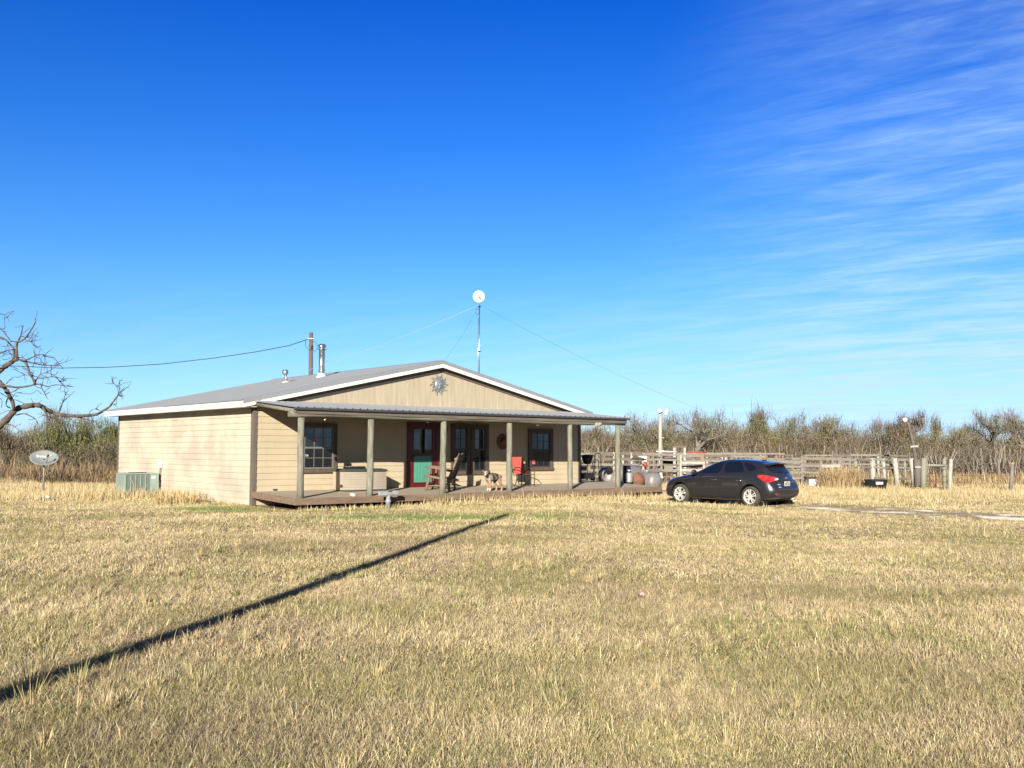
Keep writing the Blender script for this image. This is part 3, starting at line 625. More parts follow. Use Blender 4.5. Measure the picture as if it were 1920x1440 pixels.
for k, (xa, xb, dz) in enumerate(((.02, 4.3, 0), (4.31, 8.2, -.015), (8.21, 12.66, -.012))): bd.box(xa, xb, -2.49, -2.455, 2.525+dz, 2.66+dz*.5)
bd.build('porch_fascia_board', M['fascia_board'], house)
pr_ = MB()
for x in np.linspace(.06, 12.68, 14): pr_.bar((x, -.03, 2.86), (x, -2.44, 2.625), .04, .09)
pr_.build('rafter', M['wood_dark'], house)
ed = MB(); ed.tube([(-.03, -.0, 2.86), (-.05, -2.5, 2.60)], [.055, .05], 10); ed.build('edge_log', M['log_h'], house)
proof = ribbed('porch_roof', lambda t_, y, h: (y, -.02+(-2.56+.02)*t_, 2.955+(2.70-2.955)*t_+h), 2, -.10, 12.76, .235, .026, M['roof'], house)
pe = MB(); pe.box(-.09, 12.75, -2.556, -2.50, 2.630, 2.688); pe.build('porch_roof_edge', M['roof_edge'], house)
jn = MB(); jn.box(-.02, 12.72, -.035, -.016, 2.93, 2.975); jn.build('wall_flashing', M['roof'], house)
# bulbs on the beam, junction boxes
for x in (.95, 4.35, 8.65, 8.72, 10.35):
    mb = MB(); mb.lathe([(.006, 0), (.018, -.015), (.03, -.05), (.022, -.075), (.004, -.085)], (x, -2.30, 2.45), n=10); mb.build('light_bulb', M['white_paint'], house)
cm_ = MB(); cm_.box(11.15, 11.42, -2.50, -2.40, 2.40, 2.52); cm_.tube([(11.30, -2.5, 2.47), (11.30, -2.56, 2.45)], .04, 10); bevel(cm_.build('porch_camera', M['box_beige'], house), .01)
sh_ = MB(); sh_.box(.30, .36, -2.5, -2.4, 1.40, 1.46); sh_.tube([(.32,-2.5,1.43),(.34,-2.53,1.40)], .03, 8); sh_.build('post_outlet', M['galv_dull'], house)
# pebbles of wall detail: small stains

# low step past the right end of the deck
stp = MB(); stp.box(14.50, 16.3, -2.3, -1.2, .02, .20); stp.box(14.48, 16.32, -2.33, -2.302, .0, .21)
stp_o = stp.build('plank_step', M['deck_top']); stp_o.location = HC; stp_o.rotation_euler = (0, 0, PHI); stp_o.location.z = -.1
tag(stp_o, 'low plank platform off the right end of the porch beside the car', 'step')

# ------------------------------------------------------------------ things around the house
def local_thing(name, lx, ly, lz, rz, label, cat, group=None): return empty(name, H(lx, ly, lz), PHI+rz, label, cat, group)
# air conditioner, -x side of the house
ac = local_thing('air_conditioner', -.70, 6.98, -.02, 0, 'pale green air conditioning unit with vertical grille bars in straw by the side wall', 'air conditioner')
hx_, hy_ = .565, .375
c = MB(); c.box(-hx_+.03, hx_-.03, -hy_+.03, hy_-.03, .04, .76); c.build('coil', M['ac_grille'], ac)
c = MB(); c.box(-hx_, hx_, -hy_, hy_, .77, .81); bevel(c.build('top_panel', M['ac'], ac), .012, 2)
c = MB(); c.box(-hx_, hx_, -hy_, hy_, 0, .06); c.build('base', M['ac'], ac)
for sx_ in (-1, 1):
    for sy_ in (-1, 1): c = MB(); c.box(min(sx_*hx_, sx_*(hx_-.07)), max(sx_*hx_, sx_*(hx_-.07)), min(sy_*hy_, sy_*(hy_-.05)), max(sy_*hy_, sy_*(hy_-.05)), .061, .769); c.build('corner_post', M['ac'], ac)
c = MB(); c.box(hx_-.27, hx_-.071, -hy_+.002, -hy_+.03, .061, .769); c.build('access_panel', M['ac'], ac)
c = MB()
for i in range(1, 5): xx = -hx_+.07+(2*hx_-.34)*i/5; c.box(xx-.011, xx+.011, -hy_+.004, -hy_+.029, .061, .769)
for i in range(1, 5): yy = -hy_+.05+(2*hy_-.1)*i/5; c.box(-hx_+.004, -hx_+.029, yy-.011, yy+.011, .061, .769)
for k in range(28): z = .09+k*.0245; c.box(-hx_+.018, hx_-.28, -hy_+.018, -hy_+.0295, z, z+.007); c.box(-hx_+.018, -hx_+.0295, -hy_+.06, hy_-.06, z, z+.007)
c.build('grille', M['ac'], ac)
c = MB()
for r in (.08, .15, .22, .29): c.tube([(r*math.cos(a), r*math.sin(a), .825) for a in np.linspace(0, 2*math.pi, 28)[:-1]], .006, 6, closed=True)
for k in range(6): a = k*math.pi/3; c.bar((.07*math.cos(a), .07*math.sin(a), .825), (.3*math.cos(a), .3*math.sin(a), .825), .01, .01)
c.build('fan_guard', M['black_metal'], ac)
c = MB(); c.box(hx_-.235, hx_-.11, -hy_-.002, -hy_+.001, .62, .71); c.build('rating_label', M['white_trim'], ac)
c = MB(); c.box(hx_-.225, hx_-.12, -hy_-.004, -hy_-.0025, .655, .665); c.box(hx_-.225, hx_-.12, -hy_-.004, -hy_-.0025, .635, .642); c.build('rating_stripe', M['red_paint'], ac)

# metal sun ornament high on the gable
orn = local_thing('sun_ornament', 6.42, -.018, 3.70, 0, 'weathered pewter grey sun face ornament with wavy rays hung high on the gable', 'ornament')
c = MB(); prof = [(.165, 0), (.16, -.025), (.13, -.045), (.07, -.06), (.001, -.064)]; c.lathe(prof, axis='Y', n=28); c.build('face', M['pewter'], orn)
c = MB()
for a, b_, r in ((-.05, .035, .018), (.05, .035, .018), (0, -.075, .016)): c.lathe([(r, -.045), (r*.8, -.066), (.001, -.069)], (a, 0, b_), 'Y', 10)
c.prism([(-.018, -.04), (.018, -.04), (.006, .05), (-.006, .05)], -.075, -.05, 'Y'); c.lathe([(.035, -.04), (.03, -.055), (.001, -.056)], (0, 0, -.11), 'Y', 10)
c.build('facial_features', M['galv_dull'], orn)
c = MB()
for k in range(20):
    a = 2*math.pi*k/20+.08; big = k % 2 == 0; ln_ = .37 if big else .29; n_ = 7; lft = []; rgt = []
    for i in range(n_):
        tt = i/(n_-1); r = .15+(ln_-.15)*tt; off = (.026 if big else .014)*math.sin(tt*6.3+(k % 4)*.5); wd_ = .030*(1-tt)**.7+.001
        ca_, sa_ = math.cos(a), math.sin(a)
        lft.append((r*ca_-(off+wd_)*sa_, r*sa_+(off+wd_)*ca_)); rgt.append((r*ca_-(off-wd_)*sa_, r*sa_+(off-wd_)*ca_))
    for i in range(n_-1): c.prism([lft[i], lft[i+1], rgt[i+1], rgt[i]], -.022, -.008, 'Y')
c.build('rays', M['pewter'], orn)

# round dark red plaque on the porch wall
pl = local_thing('wall_plaque', 9.14, -.022, 1.86, 0, 'round dark red plaque hanging on the shaded porch wall between the windows', 'plaque')
c = MB(); c.lathe([(.25, 0), (.265, -.015), (.25, -.03), (.235, -.028)], axis='Y', n=32, caps=True); c.build('rim', M['sign_dark_red'], pl)
c = MB(); c.lathe([(.232, -.025), (.001, -.036)], axis='Y', n=32); c.build('disc', mat('plaque_face', (.10,.02,.018), .6, var=(.30,.10,.03), scale=7, amt=.35), pl)
# red notice behind the right hand window, ornament in the left one
sg = local_thing('window_notice', 10.53, -.036, 1.17, 0, 'small red notice with pale lines at the foot of the right window', 'sign')
c = MB(); c.box(-.085, .085, -.004, 0, -.09, .09); c.build('card', M['sign_red'], sg)
c = MB()
for k in range(3): c.box(-.06, .06-.02*(k == 1), -.0055, -.0045, .04-k*.045, .052-k*.045)
c.build('lines', M['plate'], sg)
og = local_thing('window_ornament', 1.93, -.036, 1.86, 0, 'small peach coloured figure stuck to the glass of the left window', 'ornament')
c = MB(); c.lathe([(.04, 0), (.035, -.01), (.001, -.014)], (0, 0, .035), 'Y', 12); c.lathe([(.055, 0), (.045, -.01), (.001, -.014)], (0, 0, -.05), 'Y', 12); c.prism([(-.07, -.02), (.07, .0), (.06, .02), (-.06, .01)], -.01, 0, 'Y')
o = c.build('figure', mat('peach', (.62,.33,.22), .6, var=(.35,.14,.08), scale=20), og)

# resin storage box
sb = local_thing('storage_box', 3.16, -.55, ZT(-.55), 0, 'beige plastic deck storage box with dark green lid on the porch by the second post', 'storage box')
def rrect(hx, hy, bow, n=9):
    pts = []
    for i in range(n): u = -1+2*i/(n-1); pts.append((u*hx, -hy-bow*(1-u*u)))
    pts += [(hx, hy), (-hx, hy)]; return pts
c = MB()
for k in range(7): c.prism(rrect(.74, .30, .06), .035+k*.076, .035+k*.076+.070, 'Z'); c.prism(rrect(.733, .293, .06), .035+k*.076+.0705, .035+(k+1)*.076-.0005, 'Z')
c.build('body', M['box_beige'], sb)
c = MB(); c.prism(rrect(.745, .305, .065), 0, .034, 'Z'); c.build('base', M['box_green'], sb)
c = MB(); c.prism(rrect(.78, .33, .075), .568, .602, 'Z'); c.prism(rrect(.75, .30, .06), .6025, .63, 'Z'); c.prism(rrect(.66, .24, .03), .6305, .645, 'Z'); bevel(c.build('lid', M['box_green'], sb), .008, 2)
cu = local_thing('seat_cushion', 3.0, -.50, ZT(-.5)+.66, 0, 'dark flat cushion with pale top lying on the storage box lid', 'cushion')
c = MB(); c.prism(rrect(.30, .16, .03), -.012, .035, 'Z'); bevel(c.build('pad', M['black'], cu), .015, 2)
c = MB(); c.prism(rrect(.27, .13, .02), .0355, .048, 'Z'); bevel(c.build('top_cloth', mat('cushion_top', (.5,.36,.32), .9, var=(.12,.05,.05), scale=12), cu), .008, 2)

# capped pipe stub in front of the porch
pp = local_thing('utility_pipe', 2.62, -2.9, g(-4, 27), 0, 'pale blue grey pipe stub with a box on top standing before the porch edge', 'pipe')
c = MB(); c.lathe([(.07, -.05), (.07, .16), (.078, .165), (.078, .22), (.055, .23), (.055, .36)], n=18); c.build('pipe', M['pvc'], pp)
c = MB(); c.box(-.30, -.02, -.05, .05, .355, .46); c.box(-.02, .16, -.045, .045, .37, .44); c.box(.165, .31, -.05, .05, .375, .475); c.tube([(-.29, -.02, .35), (-.20, -.055, .37), (-.05, -.055, .345)], .015, 6); bevel(c.build('meter_box', M['pvc'], pp), .012, 2)
# paper bits
def litter(name, p, sz, m, label, cat='litter'):
    mb = MB(); bm_pts = []
    n = 12; rr_ = random.Random(int(abs(p[0])*1000))
    mb.lathe([(sz*.35, 0), (sz*.55, sz*.18), (sz*.4, sz*.42), (sz*.1, sz*.5)], n=9)
    mb.v = [(x+rr_.uniform(-.15, .15)*sz, y+rr_.uniform(-.15, .15)*sz, z+rr_.uniform(-.1, .1)*sz) for x, y, z in mb.v]
    o = mb.build(name, m); o.location = p; tag(o, label, cat); return o
litter('plastic_cup', H(1.86, -2.3, ZT(-2.3)), .15, M['white_paint'], 'small white scrap lying on the porch deck edge left of the second post')
litter('paper_scrap', (1.43, 10.85, g(1.43, 10.85)+.03), .07, mat('pink_white', (.75,.62,.62), .8, var=(.6,.2,.22), scale=22), 'crumpled pink and white scrap lying alone out on the open lawn')
litter('paper_scrap', (-14.1, 30.2, g(-14.1, 30.2)+.08), .16, M['white_paint'], 'small white scrap in the tall straw below the satellite dish')
litter('stone', H(3.95, -.33, ZT(-.3)), .20, M['white_trim'], 'pale stone on the porch floor right of the storage box', 'stone')
litter('stone', H(4.10, -.30, ZT(-.3)), .13, M['bark'], 'small brown lump beside the pale stone on the porch', 'stone')

# log armchair
lc = local_thing('log_chair', 5.62, -1.35, ZT(-1.35), R(168)-PHI, 'rustic brown log armchair facing left on the porch behind the third post', 'chair')
def logp(parent, name, a, b, r=.035, m='wood_brown', n=10):
    a, b = Vector(a), Vector(b); k = 5; pts = [a+(b-a)*i/(k-1)+Vector((random.uniform(-1, 1), random.uniform(-1, 1), random.uniform(-1, 1)))*.004 for i in range(k)]
    mb = MB(); mb.tube(pts, [r*random.uniform(.92, 1.06) for _ in pts], n); return mb.build(name, M[m], parent)
# x forward, y left
for s_ in (-1, 1):
    logp(lc, 'leg', (.44, s_*.32, 0), (.34, s_*.32, .40), .040); logp(lc, 'leg', (-.30, s_*.32, 0), (-.28, s_*.32, .42), .038)
    logp(lc, 'seat_rail', (.48, s_*.33, .45), (-.42, s_*.33, .30), .042)
    logp(lc, 'arm_post', (.34, s_*.34, .42), (.28, s_*.34, .70), .032); logp(lc, 'armrest', (.46, s_*.35, .73), (-.36, s_*.35, .60), .036)
    logp(lc, 'back_post', (-.26, s_*.30, .30), (-.55, s_*.30, 1.02), .038)
    logp(lc, 'stretcher', (.38, s_*.32, .14), (-.28, s_*.32, .16), .022)
logp(lc, 'stretcher', (.40, -.33, .16), (.40, .33, .16), .024)
c = MB()
for k in range(7): u = k/6; x = .42-.70*u; c.bar((x, -.31, .475-.13*u), (x, .31, .475-.13*u), .07, .03)
c.build('seat', M['wood_brown'], lc)
c = MB()
for k in range(8): y = -.27+k*.077; c.bar((-.25, y, .36), (-.60, y, 1.12+.02*math.sin(k)), .045, .022, up=(1, 0, .4))
c.build('backrest', M['wood_dark'], lc)
logp(lc, 'top_rail', (-.50, -.36, .96), (-.50, .36, .96), .036, 'wood_grey')

# red mesh patio chairs (the second stands at the foot of the right window, only its frame shows)
def patio_chair(lx, ly, rz, label, fabric=True):
    t_ = local_thing('patio_chair', lx, ly, ZT(ly), rz, label, 'chair', 'metal framed patio chairs on the porch')
    for s_ in (-1, 1):
        mb = MB(); y = s_*.28
        mb.tube([(.26, y, 0), (.27, y, .45), (.24, y, .60), (.10, y, .65), (-.10, y, .62), (-.22, y, .52), (-.27, y, .30), (-.24, y, .10), (-.10, y, .02), (.1, y, .014)], .014, 8); mb.build('side_frame', M['bronze'], t_)
        mb = MB(); mb.tube([(.26, s_*.25, .40), (-.18, s_*.25, .37), (-.26, s_*.25, .60), (-.34, s_*.24, .98)], .014, 8); mb.build('seat_frame', M['bronze'], t_)
    mb = MB(); mb.add([(.26,-.24,.412),(.26,.24,.412),(-.16,.24,.384),(-.16,-.24,.384),(.26,-.24,.404),(.26,.24,.404),(-.16,.24,.376),(-.16,-.24,.376)], [(0,1,2,3),(7,6,5,4),(0,4,5,1),(1,5,6,2),(2,6,7,3),(3,7,4,0)]); mb.build('seat', M['red_fabric'], t_)
    mb = MB(); mb.add([(-.185,-.24,.42),(-.185,.24,.42),(-.335,.225,.98),(-.335,-.225,.98),(-.195,-.24,.42),(-.195,.24,.42),(-.345,.225,.98),(-.345,-.225,.98)], [(0,1,2,3),(7,6,5,4),(0,4,5,1),(1,5,6,2),(2,6,7,3),(3,7,4,0)]); mb.build('backrest', M['red_fabric'], t_)
    return t_
patio_chair(9.38, -.80, R(-92), 'red fabric patio chair with dark bronze metal frame right of the fourth post')
# small round side table half hidden beside the red chair
# grill cart
gc = local_thing('grill', 13.55, .52, .40, 0, 'black charcoal grill on a tall black stand at the back right of the porch', 'grill')
c = MB(); c.lathe([(.10, .66), (.15, .72), (.20, .86), (.235, .98)], (.18, 0, 0), n=20); c.build('bowl', M['black_metal'], gc)
c = MB(); c.lathe([(.245, .98), (.24, 1.0), (.10, 1.02), (.02, 1.025)], (.18, 0, 0), n=20); c.build('lid', M['black'], gc)
for k, (a, b_) in enumerate(((.02, -.16), (.34, -.16), (.02, .16), (.34, .16))): mb = MB(); mb.tube([(a, b_, 0), (a, b_, .62), (a+.04*(1 if a < .1 else -1), b_*.8, .72)], .016, 8); mb.build('leg', M['black_metal'], gc)
c = MB(); c.box(-.20, .36, -.18, .18, .12, .34); bevel(c.build('cabinet', M['black'], gc), .01)
c = MB(); c.box(-.28, .0, -.15, .15, .42, .58); bevel(c.build('side_box', M['black'], gc), .01)
c = MB(); c.box(-.15, .30, -.19, .19, .04, .055); c.build('shelf', M['galv_dull'], gc)
# hand truck
ht = local_thing('hand_truck', 14.35, .58, .40, 0, 'black hand truck with arched top handle standing at the back edge of the porch', 'hand truck')
c = MB(); c.tube([(-.17, 0, .06), (-.17, 0, .95)]+[(.17*math.cos(a), 0, .95+.13*math.sin(a)) for a in np.linspace(math.pi, 0, 9)]+[(.17, 0, .06)], .015, 8); c.build('frame', M['black_metal'], ht)
c = MB(); c.tube([(-.16, -.02, .88), (.0, -.05, .75), (.02, -.05, .10)], .013, 8); c.build('brace', M['black_metal'], ht)
c = MB(); c.bar((-.17, 0, .55), (.17, 0, .55), .03, .02); c.build('crossbar', M['black_metal'], ht); c = MB(); c.bar((-.17, 0, .25), (.17, 0, .25), .03, .02); c.build('crossbar', M['black_metal'], ht)
c = MB(); c.box(-.18, .18, -.22, 0, .012, .03); c.build('toe_plate', M['black_metal'], ht)
for s_ in (-1, 1): mb = MB(); mb.lathe([(.10, -.02), (.11, 0), (.10, .02)], (s_*.2, .08, .11), 'X', 16); mb.build('wheel', M['black'], ht)

# the tanks beyond the right end of the porch
GT = g(5, 36)
tk = local_thing('propane_tank', 16.6, .45, GT, 0, 'large silver propane tank lying lengthwise beyond the right end of the porch', 'tank')
def capsule(r, x0, x1, c=(0,0,0), n=26, axis='X'):
    pr2 = [(r*math.sin(a), x0-r*.55*math.cos(a)) for a in np.linspace(.02, math.pi/2, 8)]+[(r*math.cos(a), x1+r*.55*math.sin(a)) for a in np.linspace(0, math.pi/2-.02, 8)]
    mb = MB(); mb.lathe(pr2, c, axis, n); return mb
capsule(.36, -.75, .75, (0, 0, .50), axis='Y').build('shell', M['tank'], tk)
c = MB(); c.lathe([(.11, .84), (.11, .93), (.10, .95), (.01, .96)], (0, -.3, 0), n=16); c.build('valve_dome', M['galv_dull'], tk)
for yy in (-.5, .5): mb = MB(); mb.box(-.3, .3, yy-.05, yy+.05, 0, .22); mb.build('support', M['rust'], tk)
c = MB(); c.prism([(.06, .86), (.12, .84), (.20, .62), (.14, .64)], -1.0, -.93, 'Y'); c.build('placard', M['white_paint'], tk)
sm = local_thing('barrel_smoker', 15.75, .35, GT, R(0), 'rusty barrel smoker with grey drum and black chimney between last post and silver tank', 'smoker')
capsule(.33, -.28, .45, (0, 0, .80)).build('drum', M['tank'], sm)
c = MB(); c.lathe([(.335*math.sin(a), -.02+.7*0+.33*(-math.cos(a))) for a in np.linspace(.05, math.pi-.05, 14)], (.25, -.25, .55), 'X', 22); c.build('firebox', M['rust'], sm)
c = MB(); c.box(-.48, -.27, -.42, -.26, .12, 1.12); bevel(c.build('chimney', M['black'], sm), .02)
c = MB(); c.tube([(-.2, -.4, 1.38), (.62, -.4, 1.36)], .028, 8); c.build('handle_bar', M['black_metal'], sm)
c = MB(); c.tube([(.2, -.3, 1.1), (.45, -.32, 1.2), (.66, -.32, 1.1), (.7, -.32, .9)], .014, 6); c.build('wire_handle', M['bronze'], sm)
for xx, yy in ((-.2, -.2), (.45, -.2), (-.2, .2), (.45, .2)): mb = MB(); mb.tube([(xx, yy, 0), (xx, yy, .62)], .02, 8); mb.build('leg', M['rust'], sm)
gcy = local_thing('gas_cylinder', 15.3, -.15, ZT(0)-.12, 0, 'small pale grey gas cylinder standing right of the last porch post', 'gas cylinder')
capsule(.14, .13, .40, axis='Z').build('bottle', M['galv_dull'], gcy)
c = MB(); c.lathe([(.06, .50), (.07, .52), (.07, .58), (.065, .58)], n=14); c.build('collar', M['galv_dull'], gcy)
gd = local_thing('washtub', 15.35, .75, ZT(0)-.1, 0, 'grey round metal tub on its side just left of the last porch post', 'tub')
c = MB(); c.lathe([(.30, -.12), (.31, -.1), (.30, .14), (.01, .15)], (-.35, 0, .33), 'Y', 20, caps=False); c.build('shell', M['tank'], gd)
# timber lying by the tank
tb = local_thing('timber_block', 17.35, -.55, GT, R(-15), 'short weathered timber lying on the straw at the foot of the silver tank', 'timber')
c = MB(); c.box(-.5, .5, -.1, .1, .0, .14); bevel(c.build('beam', M['wood_grey'], tb), .01); c = MB(); c.box(.15, .45, -.13, -.102, .02, .12); c.build('end_notch', M['black'], tb)

# satellite dish on its own post, left of the house
SD = empty('satellite_dish', (PX(86, 34.5), 34.5, g(-16.3, 34.5)), R(25), 'oval grey satellite dish on a short steel post left of the house', 'satellite dish')
c = MB(); c.tube([(0, 0, -.1), (0, 0, .98), (.01, -.0, 1.06)], .03, 10); c.build('post', M['galv_dull'], SD)
def dish_surf(w_, h_, depth, th, n=36, rings=8):
    mb = MB(); vs = []; 
    for face in (0, 1):
        for i in range(rings+1):
            r = i/rings
            for k in range(n): a = 2*math.pi*k/n; vs.append((w_*r*math.cos(a), depth*(1-r*r)+face*th, h_*r*math.sin(a)))
    m_ = (rings+1)*n; fs = []
    for face in (0, 1):
        for i in range(rings):
            for k in range(n): q = (face*m_+i*n+k, face*m_+i*n+(k+1) % n, face*m_+(i+1)*n+(k+1) % n, face*m_+(i+1)*n+k); fs.append(q if face else q[::-1])
    for k in range(n): fs.append((rings*n+k, rings*n+(k+1) % n, m_+rings*n+(k+1) % n, m_+rings*n+k))
    mb.add(vs, fs, True); return mb
ds = dish_surf(.47, .42, .09, .012); d_o = ds.build('reflector', M['dish_grey'], SD); d_o.location = (0, -.02, 1.28); d_o.rotation_euler = (R(-52), 0, 0)
# printed marks on the reflector: a round emblem and a line of pale lettering, then a second word
mk = MB()
def on_dish(u, v): return Vector((u, .09*(1-(u/.47)**2-(v/.42)**2)-.004, v))
def patch_dish(u0, u1, v0, v1):
    n_ = 6; vs = []; 
    for i in range(n_+1):
        u = u0+(u1-u0)*i/n_; vs += [on_dish(u, v0), on_dish(u, v1)]
    mk.add(vs, [(2*i, 2*i+2, 2*i+3, 2*i+1) for i in range(n_)])
vs = [on_dish(-.21+.045*math.cos(a), .14+.062*math.sin(a)) for a in np.linspace(0, 2*math.pi, 17)[:-1]]; mk.add(vs, [tuple(range(16))])
for k in range(7): patch_dish(-.15+k*.031, -.15+k*.031+.024, .10, .18)
for k in range(4): patch_dish(.10+k*.035, .10+k*.035+.018, .13+.012*k, .175+.012*k)
mo = mk.build('printed_mark', M['dish_white'], d_o)
c = MB(); c.tube([(.03, -.04, 1.03), (.07, -.20, 1.10), (.12, -.42, 1.30)], .018, 8); c.build('feed_arm', M['sash'], SD)
c = MB(); c.tube([(.10, -.40, 1.30), (.13, -.36, 1.36)], .035, 10); c.build('receiver', M['black'], SD)
c = MB(); c.tube([(0, 0, 1.0), (.0, .04, 1.12), (0, .05, 1.22)], .04, 10); c.build('bracket', M['black_metal'], SD)

# mast with round antenna on the far roof slope
mp_ = H(10.5, 3.0, 0); mz0 = roof_z(10.5)
ms = empty('antenna_mast', (mp_.x, mp_.y, mz0), R(5), 'tall thin galvanised mast with a round white antenna, rising above the right roof slope', 'antenna')
topz = 1.6+(843-570)/1850*mp_.y-mz0
c = MB(); c.tube([(0, 0, -.1), (0, 0, topz)], .02, 8); c.tube([(-.045, 0, 0), (-.045, 0, topz-.5)], .009, 6); c.build('mast_pole', M['galv'], ms)
for zz_ in (.6, 1.7, topz-.1): c = MB(); c.lathe([(.05, zz_), (.05, zz_+.04)], n=10); c.build('clamp', M['black_metal'], ms)
dd = dish_surf(.21, .21, .05, .01, 32, 6).build('reflector', M['dish_white'], ms); dd.location = (-.03, -.02, topz+.30); dd.rotation_euler = (R(2), 0, R(-4))
c = MB(); c.lathe([(.215, -.03), (.222, -.03), (.222, .06), (.215, .06)], (-.03, -.02, topz+.30), 'Y', 32); c.build('shroud', M['dish_white'], ms)
c = MB(); c.tube([(-.01, -.02, topz+.27), (.0, -.2, topz+.27)], .022, 8); c.build('feed', M['black'], ms)
c = MB(); c.tube([(-.06+.06*math.cos(a)-.02, -.01, topz-.28+.11*math.sin(a)) for a in np.linspace(0, 6.28, 18)[:-1]], .008, 6, closed=True); c.build('cable_loop', M['wire'], ms)
inv = Matrix.Rotation(-R(5), 4, 'Z') @ Matrix.Translation(-ms.location)
for (tgt, m_, r_) in ((H(6.41, -.35, ZR+.03), 'wire', .003), (H(5.3, 9.5, roof_z(5.3)+.02), 'wire_light', .0055), (Vector((10.4, 46.0, 2.9)), 'wire', .003)):
    c = MB(); a = Vector((0, 0, topz)); b_ = inv @ tgt; c.tube([a+(b_-a)*u-Vector((0, 0, .35*4*u*(1-u)*(b_-a).length/20)) for u in np.linspace(0, 1, 16)], r_, 5); c.build('guy_wire', M[m_], ms)

# service pole behind the house with its line to the left
UY = 52.; UX = PX(581, UY); utop = 1.6+(841-622)/1850*UY
up_ = empty('utility_pole', (UX, UY, 0), 0, 'brown wooden utility pole rising behind the house roof with a metal conduit', 'utility pole')
c = MB(); c.tube([(0, 0, -.3), (.02, 0, utop*.5), (0, 0, utop)], [.15, .125, .10], 14); c.build('pole_shaft', M['pole'], up_)
c = MB(); c.tube([(.09, -.10, 0), (.09, -.11, utop-.85)], .035, 10); c.build('conduit', M['galv'], up_)
c = MB(); c.lathe([(.05, utop-.88), (.065, utop-.84), (.05, utop-.72), (.01, utop-.69)], (.09, -.11, 0), n=10); c.build('weatherhead', M['black_metal'], up_)
c = MB(); c.tube([(-.1, -.1, utop-.36), (-.14, -.12, utop-.4)], .035, 8); c.bar((-.16, -.1, utop-.33), (.16, -.1, utop-.33), .03, .03); c.build('insulator', M['galv_dull'], up_)
c = MB(); c.tube([(-.28, -.12, utop-.42), (-.25, -.12, utop-.75), (-.05, -.13, utop-.98), (.10, -.14, utop-.80)], .014, 6); c.tube([(.12, -.12, utop-.45), (.36, -.12, utop-.6), (.38, -.12, utop-.85), (.2, -.12, utop-1.05), (.12, -.12, utop-.85)], .012, 6); c.build('drip_loop', M['wire'], up_)
ln2 = MB(); px_pts = [(575, 634), (540, 646), (480, 657.5), (400, 669.5), (300, 681), (200, 687), (110, 688.5), (0, 683.5), (-140, 665), (-330, 625), (-520, 570)]
pts = []
for i, (a, b_) in enumerate(px_pts):
    Yd = UY-(575-a)*.004; pts.append((PX(a, Yd), Yd, 1.6+(841.5-b_+(960-a)*-.0032)/1850*Yd))
ln2.tube(pts, .022, 6); wo_ = ln2.build('power_line', M['wire']); tag(wo_, 'twisted black power line sagging from the utility pole away to the left', 'cable')
# the pole that throws the long thin shadow over the lawn stands behind the camera
sdx, sdy = -sdir.x/math.tan(SUN_EL)/math.cos(SUN_EL)*1, 0
shd = Vector((-sdir.x, -sdir.y, 0))/math.sin(SUN_EL)     # shadow shift per metre of height
Hp = 8.4; base = Vector((-.10, 24.4, 0))-shd*Hp
yp = empty('yard_pole', (base.x, base.y, 0), 0, 'wooden yard pole behind the camera whose shadow crosses the lawn', 'pole')
c = MB(); c.tube([(0, 0, -.3), (0, 0, Hp)], [.13, .11], 16); c.build('pole_shaft', M['pole'], yp)
c = MB(); c.lathe([(.115, Hp), (.11, Hp+.015), (.01, Hp+.02)], n=16); c.build('cap', M['galv_dull'], yp)

# ------------------------------------------------------------------ car (x forward, y left, origin under its middle)
car = empty('parked_car', CAR_O, CAR_H, 'dark grey five door hatchback parked on the grass past the porch, rear towards the camera', 'car')
def mirror_ring(row): return row+[(x, -y, z) for x, y, z in row[-2:0:-1]]
# each row: P0 bottom centre .. P9 top centre
rows = []
def row(*p): rows.append(list(p))
row((2.12,0,.24),(2.10,.45,.24),(2.04,.66,.26),(2.06,.70,.40),(2.06,.66,.52),(2.08,.56,.60),(2.09,.42,.63),(2.10,.28,.645),(2.11,.14,.65),(2.11,0,.65))
row((2.09,0,.20),(2.07,.50,.20),(1.98,.73,.22),(1.97,.79,.42),(1.97,.77,.58),(1.98,.70,.67),(2.00,.56,.72),(2.03,.38,.735),(2.05,.18,.745),(2.05,0,.75))
row((1.85,0,.18),(1.85,.55,.18),(1.80,.80,.20),(1.78,.86,.42),(1.77,.85,.62),(1.76,.80,.76),(1.78,.68,.81),(1.80,.46,.835),(1.83,.22,.85),(1.84,0,.855))
row((1.35,0,.17),(1.35,.60,.17),(1.35,.84,.19),(1.35,.887,.42),(1.35,.885,.66),(1.35,.84,.84),(1.34,.74,.895),(1.33,.50,.925),(1.33,.24,.94),(1.33,0,.945))
row((.95,0,.17),(.95,.62,.17),(.95,.855,.19),(.95,.885,.42),(.95,.885,.68),(.95,.855,.89),(.95,.765,.955),(.97,.52,.99),(1.0,.26,1.01),(1.02,0,1.015))
row((.62,0,.17),(.62,.62,.17),(.62,.86,.19),(.62,.885,.42),(.62,.885,.68),(.62,.862,.905),(.66,.80,.965),(.70,.62,1.09),(.74,.32,1.13),(.76,0,1.14))
row((.20,0,.17),(.20,.62,.17),(.20,.862,.19),(.20,.885,.42),(.20,.885,.68),(.20,.865,.92),(.20,.83,.975),(.16,.63,1.315),(.16,.34,1.375),(.16,0,1.385))
row((-.10,0,.17),(-.10,.62,.17),(-.10,.862,.19),(-.10,.885,.42),(-.10,.887,.68),(-.10,.868,.93),(-.10,.83,.985),(-.12,.60,1.385),(-.12,.34,1.44),(-.12,0,1.45))
